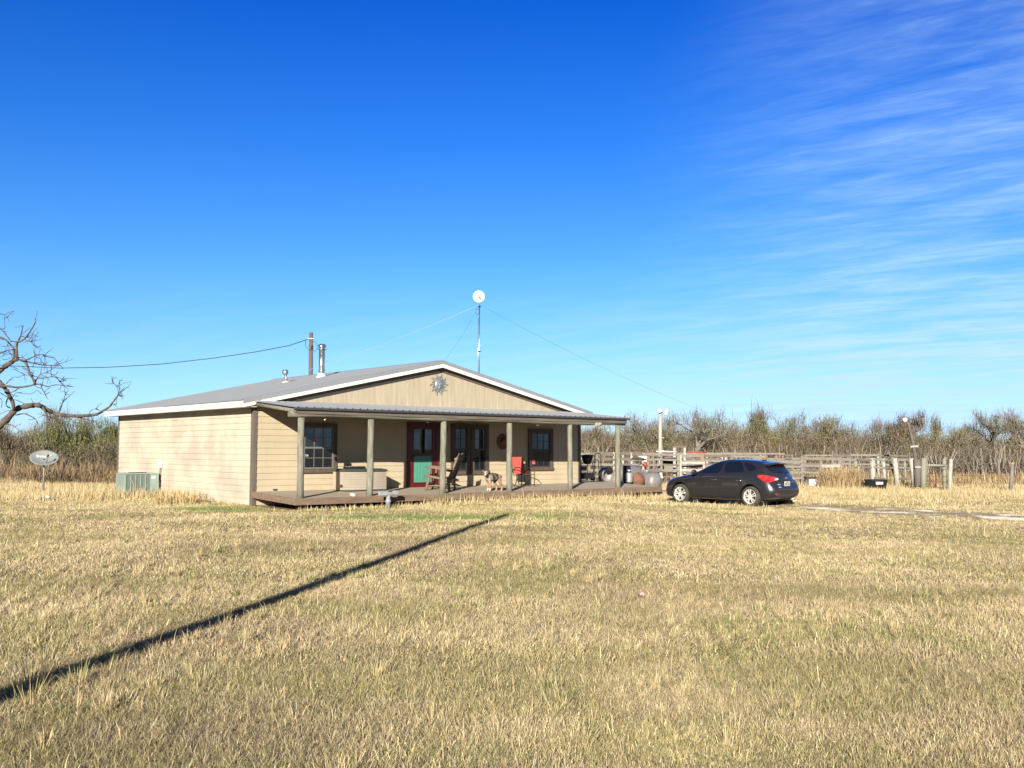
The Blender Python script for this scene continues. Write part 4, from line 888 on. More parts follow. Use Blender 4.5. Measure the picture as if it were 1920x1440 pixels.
row((-.60,0,.17),(-.60,.62,.17),(-.60,.862,.19),(-.60,.885,.42),(-.60,.888,.69),(-.60,.87,.95),(-.60,.83,1.005),(-.60,.59,1.405),(-.60,.34,1.455),(-.60,0,1.462))
row((-1.05,0,.17),(-1.05,.62,.17),(-1.05,.86,.19),(-1.05,.888,.42),(-1.05,.89,.70),(-1.05,.868,.965),(-1.05,.825,1.025),(-1.05,.575,1.385),(-1.05,.33,1.435),(-1.05,0,1.442))
row((-1.38,0,.17),(-1.38,.60,.17),(-1.38,.85,.20),(-1.38,.888,.43),(-1.38,.89,.70),(-1.38,.862,.97),(-1.38,.80,1.045),(-1.40,.56,1.345),(-1.40,.32,1.40),(-1.40,0,1.408))
row((-1.66,0,.20),(-1.66,.58,.20),(-1.67,.83,.23),(-1.66,.872,.44),(-1.64,.872,.70),(-1.60,.835,.965),(-1.60,.765,1.06),(-1.62,.56,1.30),(-1.66,.31,1.365),(-1.68,0,1.372))
row((-1.86,0,.23),(-1.86,.55,.23),(-1.88,.80,.26),(-1.86,.845,.45),(-1.83,.83,.70),(-1.77,.77,.95),(-1.75,.70,1.03),(-1.76,.56,1.19),(-1.80,.30,1.235),(-1.82,0,1.245))
row((-2.02,0,.27),(-2.01,.50,.27),(-1.99,.73,.30),(-1.99,.79,.46),(-1.97,.765,.68),(-1.89,.70,.90),(-1.87,.64,.965),(-1.90,.50,1.00),(-1.95,.28,1.02),(-1.97,0,1.025))
row((-2.12,0,.31),(-2.10,.44,.31),(-2.06,.66,.34),(-2.09,.70,.47),(-2.08,.67,.62),(-2.00,.62,.76),(-1.98,.57,.84),(-2.00,.44,.88),(-2.03,.25,.90),(-2.04,0,.905))
row((-2.135,0,.36),(-2.13,.40,.36),(-2.11,.58,.38),(-2.14,.62,.47),(-2.15,.58,.57),(-2.09,.52,.64),(-2.05,.49,.70),(-2.06,.40,.74),(-2.08,.22,.76),(-2.085,0,.765))
bm = bmesh.new(); ring = [mirror_ring(r) for r in rows]; n_ = len(ring[0]); vv = [[bm.verts.new(p) for p in rg] for rg in ring]
for i in range(len(vv)-1):
    for k in range(n_): bm.faces.new((vv[i][k], vv[i][(k+1) % n_], vv[i+1][(k+1) % n_], vv[i+1][k]))
for end in (0, -1):            # close each end with strips across the car
    e = vv[end]; h_ = n_//2
    for k in range(h_):
        a, b_, c_, d_ = e[k], e[k+1], e[(n_-k-1) % n_], e[(n_-k) % n_]
        vs_ = []
        for q in (a, b_, c_, d_):
            if q not in vs_: vs_.append(q)
        if len(vs_) > 2: bm.faces.new(vs_)
bmesh.ops.recalc_face_normals(bm, faces=bm.faces)
me = bpy.data.meshes.new('tmp'); bm.to_mesh(me); bm.free(); tmp = bpy.data.objects.new('tmp', me); col.objects.link(tmp)
md = tmp.modifiers.new('s', 'SUBSURF'); md.levels = 3; md.render_levels = 3
dg = bpy.context.evaluated_depsgraph_get(); full = bpy.data.meshes.new_from_object(tmp.evaluated_get(dg))
bmf = bmesh.new(); bmf.from_mesh(full); CAR_BVH = BVHTree.FromBMesh(bmf); bmf.free()
# wheel arches cut out of the shell
cut = MB()
for wx in (1.325, -1.325):
    for s_ in (-1, 1): cut.lathe([(.365, .60), (.365, 1.0)] if s_ > 0 else [(.365, -1.0), (.365, -.60)], (wx, 0, .335), 'Y', 40, smooth=False)
cto = cut.build('cut', M['black'])
tmp.data = full; tmp.modifiers.clear()
bo = tmp.modifiers.new('b', 'BOOLEAN'); bo.operation = 'DIFFERENCE'; bo.object = cto; bo.solver = 'EXACT'
dg = bpy.context.evaluated_depsgraph_get(); shell = bpy.data.meshes.new_from_object(tmp.evaluated_get(dg))
bpy.data.objects.remove(tmp); bpy.data.objects.remove(cto)
shell.materials.clear(); shell.materials.append(M['paint_car'])
shell.polygons.foreach_set('use_smooth', [True]*len(shell.polygons))
body = bpy.data.objects.new('body', shell); col.objects.link(body); body.parent = car
eb = body.modifiers.new('e', 'EDGE_SPLIT'); eb.split_angle = R(38)
wl = MB()
for wx in (1.325, -1.325):
    for s_ in (-1, 1): wl.lathe([(.362, .605*s_), (.362, .80*s_)], (wx, 0, .335), 'Y', 32, caps=False); wl.lathe([(.36, .602*s_), (.01, .602*s_)], (wx, 0, .335), 'Y', 32, caps=False)
wl.box(-1.7, 1.7, -.6, .6, .16, .24)
tag(wl.build('wheel_liner', M['car_trim'], car))
def poly_in(px, py, poly):
    c_ = False; n = len(poly); j = n-1
    for i in range(n):
        xi, yi = poly[i]; xj, yj = poly[j]
        if (yi > py) != (yj > py) and px < (xj-xi)*(py-yi)/(yj-yi)+xi: c_ = not c_
        j = i
    return c_
def smooth_poly(poly, k=2):
    for _ in range(k):
        q = []
        for i in range(len(poly)):
            a, b_ = Vector(poly[i]), Vector(poly[(i+1) % len(poly)]); q += [tuple(a*.78+b_*.22), tuple(a*.22+b_*.78)]
        poly = q
    return poly
def car_patch(name, poly, frame, off, m, parent=None, rnd=1, both=False, res=.03):
    # polygon (u,v) in the plane of `frame` = (origin, udir, vdir, cast dir) thrown onto the shell
    O, U_, V_, D_ = [Vector(q).normalized() if i else Vector(q) for i, q in enumerate(frame)]
    poly = smooth_poly(poly, rnd) if rnd else poly
    # triangulate with interior points
    b2 = bmesh.new(); vs2 = [b2.verts.new((u, v, 0)) for u, v in poly]; f = b2.faces.new(vs2)
    us_ = [p[0] for p in poly]; vs__ = [p[1] for p in poly]
    for axis, lo, hi in (((1,0,0), min(us_), max(us_)), ((0,1,0), min(vs__), max(vs__))):
        t_ = lo+res
        while t_ < hi-res*.3:
            co_ = Vector(axis)*t_; bmesh.ops.bisect_plane(b2, geom=b2.verts[:]+b2.edges[:]+b2.faces[:], plane_co=co_, plane_no=Vector(axis)); t_ += res
    bmesh.ops.triangulate(b2, faces=b2.faces[:])
    objs = []
    vs3 = []; ok = True
    for v in b2.verts:
        o_ = O+U_*v.co.x+V_*v.co.y; hit, nrm, idx, dist = CAR_BVH.ray_cast(o_, D_)
        if hit is None: hit, nrm, idx, dist = CAR_BVH.find_nearest(o_+D_*1.2)
        if nrm.dot(D_) > 0: nrm = -nrm
        vs3.append(hit+nrm*off)
    fs3 = [tuple(v.index for v in f.verts) for f in b2.faces]
    for s_ in ((1, -1) if both else (1,)):
        mb = MB(); mb.add([(p.x, p.y*s_, p.z) for p in vs3], [f if s_ > 0 else f[::-1] for f in fs3], True); o_ = mb.build(name, M[m] if isinstance(m, str) else m, parent or car, fix=False); objs.append(o_)
    b2.free(); return objs
LEFT = ((0, 2, 0), (1, 0, 0), (0, 0, 1), (0, -1, 0)); REAR = ((-4, 0, 0), (0, 1, 0), (0, 0, 1), (1, 0, 0)); TOPD = ((0, 0, 3), (1, 0, 0), (0, 1, 0), (0, 0, -1)); FRONT = ((4, 0, 0), (0, 1, 0), (0, 0, 1), (-1, 0, 0))
dq = Vector((-1, 1, 0)).normalized(); DIAG = (dq*3, (1, 1, 0), (0, 0, 1), -dq)
# side glass: dark surround then panes
car_patch('window_surround', [(.93,.975),(.60,1.13),(.28,1.285),(-.10,1.372),(-.60,1.395),(-1.05,1.365),(-1.30,1.31),(-1.52,1.18),(-1.47,1.075),(-1.0,1.035),(-.2,1.0)], LEFT, .002, 'car_trim', both=True)
car_patch('side_window', [(.72,1.02),(.52,1.13),(.24,1.265),(-.06,1.345),(-.20,1.352),(-.22,1.02),(.3,.995)], LEFT, .004, 'car_glass', both=True)
car_patch('side_window', [(-.31,1.03),(-.30,1.36),(-.62,1.372),(-.84,1.362),(-1.02,1.21),(-1.10,1.06),(-.7,1.04)], LEFT, .004, 'car_glass', both=True)
car_patch('side_window', [(-.93,1.352),(-1.08,1.335),(-1.26,1.285),(-1.44,1.19),(-1.41,1.10),(-1.20,1.08)], LEFT, .004, 'car_glass', both=True)
car_patch('door_pillar', [(-.225,1.0),(-.215,1.362),(-.285,1.365),(-.30,1.01)], LEFT, .006, 'paint_car', both=True, rnd=0)
car_patch('door_pillar', [(-1.115,1.04),(-.855,1.368),(-.905,1.366),(-1.175,1.06)], LEFT, .006, 'paint_car', both=True, rnd=0)
# rear window, windscreen
car_patch('rear_window', [(-.50,1.295),(.50,1.295),(.56,1.20),(.50,1.06),(.30,1.025),(-.30,1.025),(-.50,1.06),(-.56,1.20)], REAR, .004, 'car_glass')
car_patch('windscreen', [(1.0,-.56),(.98,.56),(.60,.56),(.24,.50),(.20,0),(.24,-.50),(.60,-.56)], TOPD, .004, 'car_glass')
car_patch('sunroof', [(.05,-.34),(.05,.34),(-.40,.34),(-.40,-.34)], TOPD, .003, 'car_glass')
# shut lines
def line_patch(pts, wd=.009, frame=LEFT, m='car_trim', both=True, name='shut_line', off=.0025):
    pts = [Vector(p) for p in pts]; l, r_ = [], []
    for i, p in enumerate(pts):
        d = (pts[min(i+1, len(pts)-1)]-pts[max(i-1, 0)]).normalized(); nn = Vector((-d.y, d.x))*wd/2; l.append(tuple(p+nn)); r_.append(tuple(p-nn))
    car_patch(name, l+r_[::-1], frame, off, m, rnd=0, both=both, res=.08)
line_patch([(.76,.98),(.84,.80),(.86,.60),(.82,.36),(.74,.25)]); line_patch([(-.25,1.0),(-.265,.80),(-.25,.55),(-.22,.25)])
line_patch([(-1.05,1.05),(-1.16,.86),(-1.04,.66),(-.90,.40),(-.84,.25)]); line_patch([(.74,.245),(0,.235),(-.84,.245)], .012)
line_patch([(.72,.30),(0,.285),(-.82,.31)], .02, m='paint_car', name='sill_crease', off=.006)
line_patch([(1.65,.66),(1.20,.80),(.86,.93)], .007)
line_patch([(-.60,.86),(-.60,.66),(-.52,.57),(0,.555),(.52,.57),(.60,.66),(.60,.86)], .01, REAR, both=False)
# handles
for hx in (.0, -.94):
    for s_ in (1, -1):
        hit, nrm, i_, d_ = CAR_BVH.ray_cast(Vector((hx, 2*s_, .80)), Vector((0, -s_, 0)))
        mb = MB(); mb.tube([(hx+.10, hit.y+.004*s_, .795), (hx+.07, hit.y+.035*s_, .797), (hx-.07, hit.y+.035*s_, .803), (hx-.10, hit.y+.004*s_, .803)], [.014, .019, .019, .014], 8); mb.build('door_handle', M['chrome'], car)
# tail lamps wrap the rear corner
TLU = lambda P_: [(-.86-u*.76, v) for u, v in P_]
tls = car_patch('tail_light', TLU([(-.46,.955),(-.34,.985),(-.10,.965),(.16,.925),(.36,.90),(.40,.86),(.30,.815),(.10,.775),(-.10,.765),(-.25,.80),(-.38,.875)]), DIAG, .010, 'tail_red', both=True, res=.04)
for tlo in tls: pass
car_patch('reversing_lamp', TLU([(.20,.862),(.37,.885),(.39,.85),(.30,.818),(.21,.82)]), DIAG, .014, 'lamp_clear', both=True, res=.04)
car_patch('bumper_reflector', [(.48,.425),(.66,.415),(.66,.395),(.48,.40)], REAR, .004, 'tail_red', both=True, rnd=0)
car_patch('rear_diffuser', [(-.64,.40),(-.48,.385),(.48,.385),(.64,.40),(.60,.29),(.30,.285),(-.30,.285),(-.60,.29)], REAR, .003, mat('diffuser', (.05,.052,.055), .45))
for u in (-.36, -.12, .12, .36): car_patch('diffuser_fin', [(u-.012,.38),(u+.012,.38),(u+.012,.29),(u-.012,.29)], REAR, .012, 'paint_car', rnd=0)
car_patch('plate_recess', [(-.26,.80),(.26,.80),(.24,.62),(-.24,.62)], REAR, .002, 'paint_car')
car_patch('tailgate_strip', [(-.40,.805),(.40,.805),(.40,.785),(-.40,.785)], REAR, .008, 'car_trim', rnd=0)
hit, nrm, i_, d_ = CAR_BVH.ray_cast(Vector((-4, 0, .70)), Vector((1, 0, 0)))
pl_ = MB(); pl_.box(hit.x-.035, hit.x-.022, -.155, .155, .635, .785); plo = bevel(pl_.build('licence_plate', M['plate'], car), .004)
pi_ = MB()
for k in range(7):
    u = -.125+k*.037; pi_.box(hit.x-.0365, hit.x-.0355, u, u+.022, .67, .73) if k != 3 else pi_.box(hit.x-.0365, hit.x-.0355, u+.005, u+.012, .67, .73)
pi_.box(hit.x-.0365, hit.x-.0355, -.06, .06, .745, .762)
pi_.build('plate_lettering', M['plate_ink'], plo)
em_ = MB(); hx2 = CAR_BVH.ray_cast(Vector((-4, 0, .885)), Vector((1, 0, 0)))[0].x
em_.lathe([(.075, hx2-.004), (.07, hx2-.016), (.001, hx2-.018)], (0, 0, .885), 'X', 24); em_.v = [(x, y, .885+(z-.885)*.55) for x, y, z in em_.v]; em_.build('emblem', M['chrome'], car)
for k, (z, n2_) in enumerate(((.675, 5), (.60, 4))):
    mb = MB()
    for i in range(n2_): mb.add(*[[(CAR_BVH.ray_cast(Vector((-4, y, zz_)), Vector((1,0,0)))[0].x-.006, y, zz_) for y, zz_ in ((.50-i*.032, z), (.476-i*.032, z), (.476-i*.032, z+.028), (.50-i*.032, z+.028))], [(0,1,2,3)]])
    mb.build('badge_lettering', M['alloy'], car, fix=False)
# spoiler over the rear window, wiper, aerial, mirrors
sp_ = MB(); poly = [(-1.56,1.372),(-1.78,1.372),(-1.875,1.345),(-1.885,1.32),(-1.70,1.315)]
secs = []
for y in np.linspace(-.56, .56, 15):
    dr_ = .055*(abs(y)/.56)**2.2; fx_ = .10*(abs(y)/.56)**3
    secs.append([(x+fx_*(1 if x < -1.7 else .2), y, z-dr_-.006) for x, z in poly])
vs_ = [p for s__ in secs for p in s__]; k5 = len(poly)
fs_l = [(i*k5+j, i*k5+(j+1) % k5, (i+1)*k5+(j+1) % k5, (i+1)*k5+j) for i in range(14) for j in range(k5)]+[tuple(range(k5)), tuple(14*k5+j for j in range(k5))]
sp_.add(vs_, fs_l, False); bevel(sp_.build('spoiler', M['paint_car'], car), .008, 2)
bl = MB(); bl.box(-1.892, -1.876, -.09, .09, 1.312, 1.332); bl.build('brake_lamp', M['tail_red'], car)
wp = MB(); hz = CAR_BVH.ray_cast(Vector((-4, 0, 1.03)), Vector((1,0,0)))[0].x
wp.tube([(hz-.01, 0, 1.0), (hz-.03, -.02, 1.03), (hz-.012, -.33, 1.06)], .012, 6); wp.lathe([(.03, hz-.03), (.03, hz)], (0, 0, 1.0), 'X', 12); wp.build('rear_wiper', M['car_trim'], car)
an = MB(); an.tube([(-1.30, 0, 1.40), (-1.42, 0, 1.52), (-1.55, 0, 1.66)], [.012, .005, .003], 6); an.box(-1.34, -1.20, -.04, .04, 1.40, 1.435); an.build('aerial', M['car_trim'], car)
for s_ in (1, -1):
    mb = MB(); mb.lathe([(.02, -.05), (.065, -.04), (.085, .0), (.07, .05), (.03, .07)], (.66, s_*1.0, 1.03), 'X', 14); mb.v = [(x, s_*1.0+(y-s_*1.0)*1.3, z) for x, y, z in mb.v]; mb.tube([(.66, s_*.86, .99), (.66, s_*.95, 1.01)], .03, 8); mb.build('wing_mirror', M['paint_car'], car)
# head lamps, grille
car_patch('headlight', [(.40,.72),(.66,.76),(.72,.70),(.62,.64),(.42,.63)], FRONT, .006, 'lamp_clear', both=True)
car_patch('grille', [(-.36,.62),(.36,.62),(.34,.56),(-.34,.56)], FRONT, .004, 'car_trim')
car_patch('lower_grille', [(-.45,.45),(.45,.45),(.40,.28),(-.40,.28)], FRONT, .004, 'car_trim')
# wheels: tyre, rim, ten-blade spokes in five pairs
def make_wheel(wx, s_):
    wr = bpy.data.objects.new('wheel', None); col.objects.link(wr); wr.parent = car; wr.location = (wx, s_*.775, .315); wr.empty_display_size = .1
    if s_ < 0: wr.rotation_euler = (0, 0, math.pi)
    mb = MB(); mb.lathe([(.222,-.105),(.27,-.112),(.305,-.10),(.317,-.06),(.319,0),(.317,.06),(.305,.10),(.27,.112),(.222,.105),(.215,.0),(.222,-.105)], axis='Y', n=48, caps=False); mb.build('tyre', M['tyre'], wr)
    mb = MB(); mb.lathe([(.225,.104),(.213,.108),(.205,.10),(.195,.05),(.19,-.09)], axis='Y', n=48, caps=False); 
    for k in range(5):
        a0 = 2*math.pi*k/5+.25
        for da in (-.20, .20):
            a1 = a0+da; i0, i1 = .045, .212
            p0 = Vector((i0*math.cos(a0+da*1.6), .085, i0*math.sin(a0+da*1.6))); p1 = Vector((i1*math.cos(a1), .100, i1*math.sin(a1)))
            mb.bar(p0, p1, .030, .03, up=(0, 1, 0))
    mb.lathe([(.062,.04),(.062,.095),(.05,.105),(.03,.108),(.001,.106)], axis='Y', n=20)
    mb.build('rim', M['alloy'], wr)
    mb = MB(); mb.lathe([(.188,.02),(.001,.02)], axis='Y', n=32, caps=False); mb.lathe([(.14,.021),(.14,.04),(.06,.045)], axis='Y', n=28, caps=False); mb.build('brake_disc', M['car_trim'], wr)
for wx in (1.325, -1.325):
    for s_ in (1, -1): make_wheel(wx, s_)
ex = MB(); ex.tube([(-1.7, -.45, .22), (-2.05, -.45, .23)], .03, 10); ex.build('exhaust', M['galv_dull'], car)
mf = MB(); mf.box(-1.74, -1.72, -.84, -.60, .08, .30); mf.build('mud_flap', M['car_trim'], car)

# ------------------------------------------------------------------ dog on the porch
def skin_mesh(name, verts, edges, radii, levels=2):
    me = bpy.data.meshes.new(name); me.from_pydata(verts, edges, []); o = bpy.data.objects.new(name, me); col.objects.link(o)
    sm_ = o.modifiers.new('skin', 'SKIN'); sm_.use_smooth_shade = True
    for i, r in enumerate(radii): me.skin_vertices[0].data[i].radius = (r, r) if isinstance(r, (int, float)) else r
    me.skin_vertices[0].data[0].use_root = True
    ss = o.modifiers.new('sub', 'SUBSURF'); ss.levels = levels; ss.render_levels = levels
    dg = bpy.context.evaluated_depsgraph_get(); m2 = bpy.data.meshes.new_from_object(o.evaluated_get(dg)); bpy.data.objects.remove(o); return m2
D = {}; dv = []; de = []; dr2 = []
def dn(n, p, r, par=None): D[n] = len(dv); dv.append(p); dr2.append(r); (de.append((D[par], D[n])) if par else None)
dn('pelvis', (-.25, 0, .42), (.11, .115)); dn('loin', (-.12, 0, .425), (.11, .115), 'pelvis'); dn('ribs', (.03, 0, .40), (.125, .15), 'loin'); dn('chest', (.15, 0, .40), (.115, .145), 'ribs')
dn('neck', (.225, .01, .465), (.085, .095), 'chest'); dn('poll', (.295, .045, .535), (.085, .082), 'neck'); dn('brow', (.34, .078, .532), (.078, .070), 'poll'); dn('muzz', (.40, .123, .478), (.043, .040), 'brow'); dn('nose', (.435, .15, .455), (.028, .026), 'muzz')
for s_, nm in ((1, 'l'), (-1, 'r')):
    fo = .03*s_
    dn('sh'+nm, (.15, s_*.065, .35), .062, 'chest'); dn('el'+nm, (.12+fo, s_*.075, .25), .043, 'sh'+nm); dn('wr'+nm, (.135+fo, s_*.075, .115), .029, 'el'+nm); dn('pa'+nm, (.14+fo, s_*.075, .03), .030, 'wr'+nm); dn('to'+nm, (.17+fo, s_*.078, .018), .024, 'pa'+nm)
    dn('hip'+nm, (-.25, s_*.065, .37), .066, 'pelvis'); dn('kn'+nm, (-.19-fo, s_*.085, .26), .052, 'hip'+nm); dn('ho'+nm, (-.30-fo, s_*.08, .15), .031, 'kn'+nm); dn('hp'+nm, (-.28-fo, s_*.08, .03), .028, 'ho'+nm); dn('ht'+nm, (-.25-fo, s_*.082, .017), .023, 'hp'+nm)
dn('tail', (-.36, 0, .42), .045, 'pelvis')
dm = skin_mesh('dog', dv, de, dr2, 2)
nv = len(dm.vertices); co = np.zeros(nv*3, np.float32); dm.vertices.foreach_get('co', co); co = co.reshape(-1, 3)
x, y, z = co.T
q = fbm(x*14+3, z*14+y*9, 5); mer = np.array([.34,.27,.21]); drk = np.array([.07,.045,.035]); tn = np.array([.42,.27,.165]); wh = np.array([.72,.68,.62]); gy_ = np.array([.42,.37,.32])
cc = np.where((q > .56)[:, None], drk, mer); cc = np.where((q < .38)[:, None], gy_, cc)
leg = smooth01((.29-z)/.05); cc = cc+(tn-cc)*leg[:, None]
paw = ((z < .085) & (x > 0)) | (z < .03); cc = np.where(paw[:, None], wh, cc)
bib = (x > .19) & (z < .47) & (z > .33) & (np.abs(y) < .06); cc = np.where(bib[:, None], wh, cc)
hd_ = x > .31; fc0 = np.array([.36,.27,.20]); cc = np.where(hd_[:, None], fc0, cc)
axis_d = np.abs((y-.075)*.80-(x-.345)*.60); blaze = hd_ & (axis_d < .015) & (z > .46); cc = np.where(blaze[:, None], wh, cc)
cc = np.where((hd_ & (z > .575))[:, None], np.array([.50,.44,.38]), cc)
sad = (np.abs(x-.06) < .03) & (z > .36); cc = np.where(sad[:, None], drk, cc)
for v in dm.vertices:                     # ruffled coat
    n3 = mnoise.noise(v.co*38)*.006 if v.co.z > .2 and v.co.x < .3 else 0; v.co += v.normal*n3
a = dm.attributes.new('col', 'FLOAT_COLOR', 'POINT'); c4 = np.ones((nv, 4), np.float32); c4[:, :3] = cc*KA; a.data.foreach_set('color', c4.ravel())
dm.polygons.foreach_set('use_smooth', [True]*len(dm.polygons)); dm.materials.append(M['fur'])
dog = empty('dog', H(6.95, -2.13, ZT(-2.13)), R(226), 'merle brown and grey shepherd dog with tan legs and white paws standing on the porch', 'dog')
dog.scale = (1.06,)*3
db = bpy.data.objects.new('body', dm); col.objects.link(db); db.parent = dog
for s_ in (1, -1):
    dirv = Vector((.80, .60, 0)); side_ = Vector((-.60, .80, 0))*s_; hb_ = Vector((.315, .058, .585))
    mb = MB(); e0 = hb_+side_*.058
    mb.add([e0+dirv*.03+Vector((0,0,.015)), e0-dirv*.035+Vector((0,0,.01)), e0+side_*.045+Vector((0,0,.028)), e0+side_*.062-Vector((0,0,.035)), e0+side_*.02-Vector((0,0,.02))], [(0,1,2),(0,2,3),(1,3,2),(0,3,4),(1,4,3),(0,4,1)], True)
    mb.build('ear', mat('ear_%s' % ('dark' if s_ < 0 else 'grey'), (.075,.05,.04) if s_ > 0 else (.36,.29,.23), .9), dog)
    mb = MB(); ep = Vector((.387, .112, .535))+side_*.030+dirv*.006; mb.lathe([(.001,-.009),(.008,-.004),(.009,0),(.008,.004),(.001,.009)], ep, 'Z', 10); mb.build('eye', M['black'], dog)
mb = MB(); mb.lathe([(.001,-.014),(.012,-.008),(.015,0),(.012,.009),(.001,.013)], (.458, .166, .462), 'Z', 10); mb.build('nose', M['black'], dog)
mb = MB(); mb.tube([(.262+.03*math.cos(a)*.6+.02*math.sin(a), .02+.094*math.cos(a), .475+.098*math.sin(a)) for a in np.linspace(0, 6.283, 25)[:-1]], .011, 6, closed=True); mb.build('collar', M['black'], dog)

# ------------------------------------------------------------------ dead mesquite at the left edge: limbs traced, each at its own depth
DT = 40.0
dt = empty('dead_tree', (PX(-70, DT), DT, 0), 0, 'bare dead mesquite with long crooked limbs reaching in from the left edge', 'tree')
limbs = [ # (points in a 5.758x enlargement of the left edge, widths start/end, depth start/end)
 ([(-420,1800),(-330,1600),(-220,1460),(-90,1390),(0,1320),(90,1230),(160,1150),(230,1115),(330,1098),(400,1092),(450,1108),(520,1150),(620,1190),(700,1205),(850,1210),(1000,1200),(1060,1185),(1110,1155),(1180,1110),(1215,1060),(1265,990),(1280,960)], 92, 12, 0, .6),
 ([(1275,965),(1252,890),(1205,845)], 8, 3, .6, .7), ([(1255,890),(1278,850),(1282,820)], 6, 2, .6, .7), ([(1280,965),(1310,930),(1342,895)], 10, 3, .6, .5), ([(1205,1085),(1235,1080),(1258,1084)], 7, 3, .6, .6), ([(1270,990),(1292,990)], 7, 3, .6, .6),
 ([(640,1165),(660,1105),(680,1055),(735,1000),(798,942)], 17, 4, .3, -.2), ([(682,1045),(700,980),(735,932)], 11, 3, .2, 0), ([(850,1222),(950,1248),(1042,1270)], 16, 8, .5, .2),
 ([(460,1112),(500,1180),(520,1250),(570,1290),(640,1310),(670,1300)], 26, 4, .2, -.6), ([(535,1265),(545,1230),(552,1222)], 10, 4, 0, 0), ([(170,1200),(260,1185),(340,1215),(390,1250),(420,1300)], 14, 4, 0, 1), ([(370,1098),(395,1080)], 10, 4, .2, .2),
 ([(60,1300),(140,1310),(230,1380),(300,1440)], 12, 5, 0, -.8), ([(960,1195),(975,1160),(1020,1135),(1070,1150)], 5, 2, .5, .9),
 ([(150,1150),(130,1060),(92,990),(50,920),(0,860),(-60,830),(-190,870),(-310,1040),(-370,1300),(-310,1570)], 36, 60, 0, -.4),
 ([(-215,905),(-120,900),(-40,893),(60,885),(170,900),(280,890),(380,866),(430,870),(500,890),(600,872),(680,880),(785,893)], 34, 5, -.5, -1.2), ([(640,875),(690,890),(725,920)], 6, 2, -1, -1.2),
 ([(430,860),(445,910),(480,980),(515,1030)], 14, 5, -.9, -1), ([(370,860),(390,805),(460,800),(550,785),(600,800),(640,850),(672,868)], 14, 4, -.8, -.3), ([(635,850),(655,810)], 5, 2, -.4, -.2),
 ([(370,825),(420,760),(500,742),(580,765),(610,725)], 11, 3, -.8, -1.4), ([(425,750),(432,690),(450,648)], 9, 3, -1, -1), ([(365,860),(340,800),(300,735),(280,670),(240,622),(190,600)], 28, 20, -.8, -.4),
 ([(300,775),(260,765),(222,740)], 5, 2, -.6, 0), ([(320,780),(350,738)], 8, 3, -.6, -.6),
 ([(-325,1080),(-250,900),(-120,800),(0,705),(60,655),(130,612),(165,590)], 70, 40, .2, -.2), ([(165,592),(155,500),(157,420),(190,345),(208,260),(220,222)], 36, 6, -.2, .3),
 ([(168,412),(235,375),(290,300),(330,230),(352,172),(345,155)], 20, 9, -.1, -.8), ([(-190,430),(-140,300),(-80,230),(0,290),(60,362),(85,395),(145,405)], 12, 12, .6, 0), ([(-245,890),(-255,650),(-190,430),(-120,340),(0,365),(60,410),(110,460),(150,510)], 18, 16, .8, 0),
 ([(-253,650),(-160,600),(-90,560),(0,520),(60,497),(125,490)], 16, 12, -.8, -.1), ([(128,500),(132,560),(112,610)], 20, 20, 0, 0), ([(190,600),(250,608),(330,572),(400,545),(478,548)], 20, 6, -.3, -1.2), ([(440,550),(465,568)], 5, 2, -1, -1),
 ([(350,515),(355,570),(356,635)], 9, 6, -.6, -.6), ([(200,600),(300,628),(380,645),(450,660),(550,662),(638,660)], 19, 3, -.3, .8), ([(560,662),(600,650),(630,645)], 4, 2, .6, .8), ([(-140,300),(-60,270),(15,260),(15,210),(10,130),(50,85),(115,72)], 10, 4, .8, 1.2),
 ([(12,150),(60,128)], 6, 3, 1, 1), ([(240,380),(300,405),(348,442)], 11, 4, -.4, -.9), ([(300,405),(330,400)], 6, 3, -.6, -.6), ([(370,460),(420,452)], 3, 2, -.9, -1), ([(192,332),(230,302),(292,250)], 6, 3, 0, -.4), ([(180,350),(235,340)], 9, 4, -.1, -.4),
 ([(100,960),(150,940),(205,900)], 12, 10, -.3, -.6), ([(200,962),(330,970),(390,932),(440,975)], 5, 2, -.5, -.9), ([(130,1010),(170,960),(230,955)], 6, 3, -.3, -.4), ([(82,1000),(60,1080),(80,1110),(115,1125)], 16, 12, -.2, .3),
 ([(130,1035),(180,1040),(260,1080)], 6, 2, -.1, .6), ([(205,545),(240,590),(300,600)], 7, 4, -.2, -.7), ([(60,860),(90,820),(130,790),(185,790)], 12, 3, -.5, .1), ([(95,820),(125,818)], 6, 3, -.4, -.4),
 ([(90,675),(140,685),(180,707)], 6, 3, -.1, .5), ([(0,590),(50,600),(100,575)], 4, 2, .4, .6), ([(20,540),(60,520),(90,512)], 4, 2, .4, .6), ([(-290,1010),(-150,990),(-60,1010),(0,1020),(20,1070),(10,1120)], 10, 4, .5, .9), ([(0,960),(40,990),(80,1005)], 10, 8, 0, 0), ([(-120,1400),(-100,1260),(-60,1190),(0,1190),(60,1160),(110,1150)], 7, 4, .3, .1)]
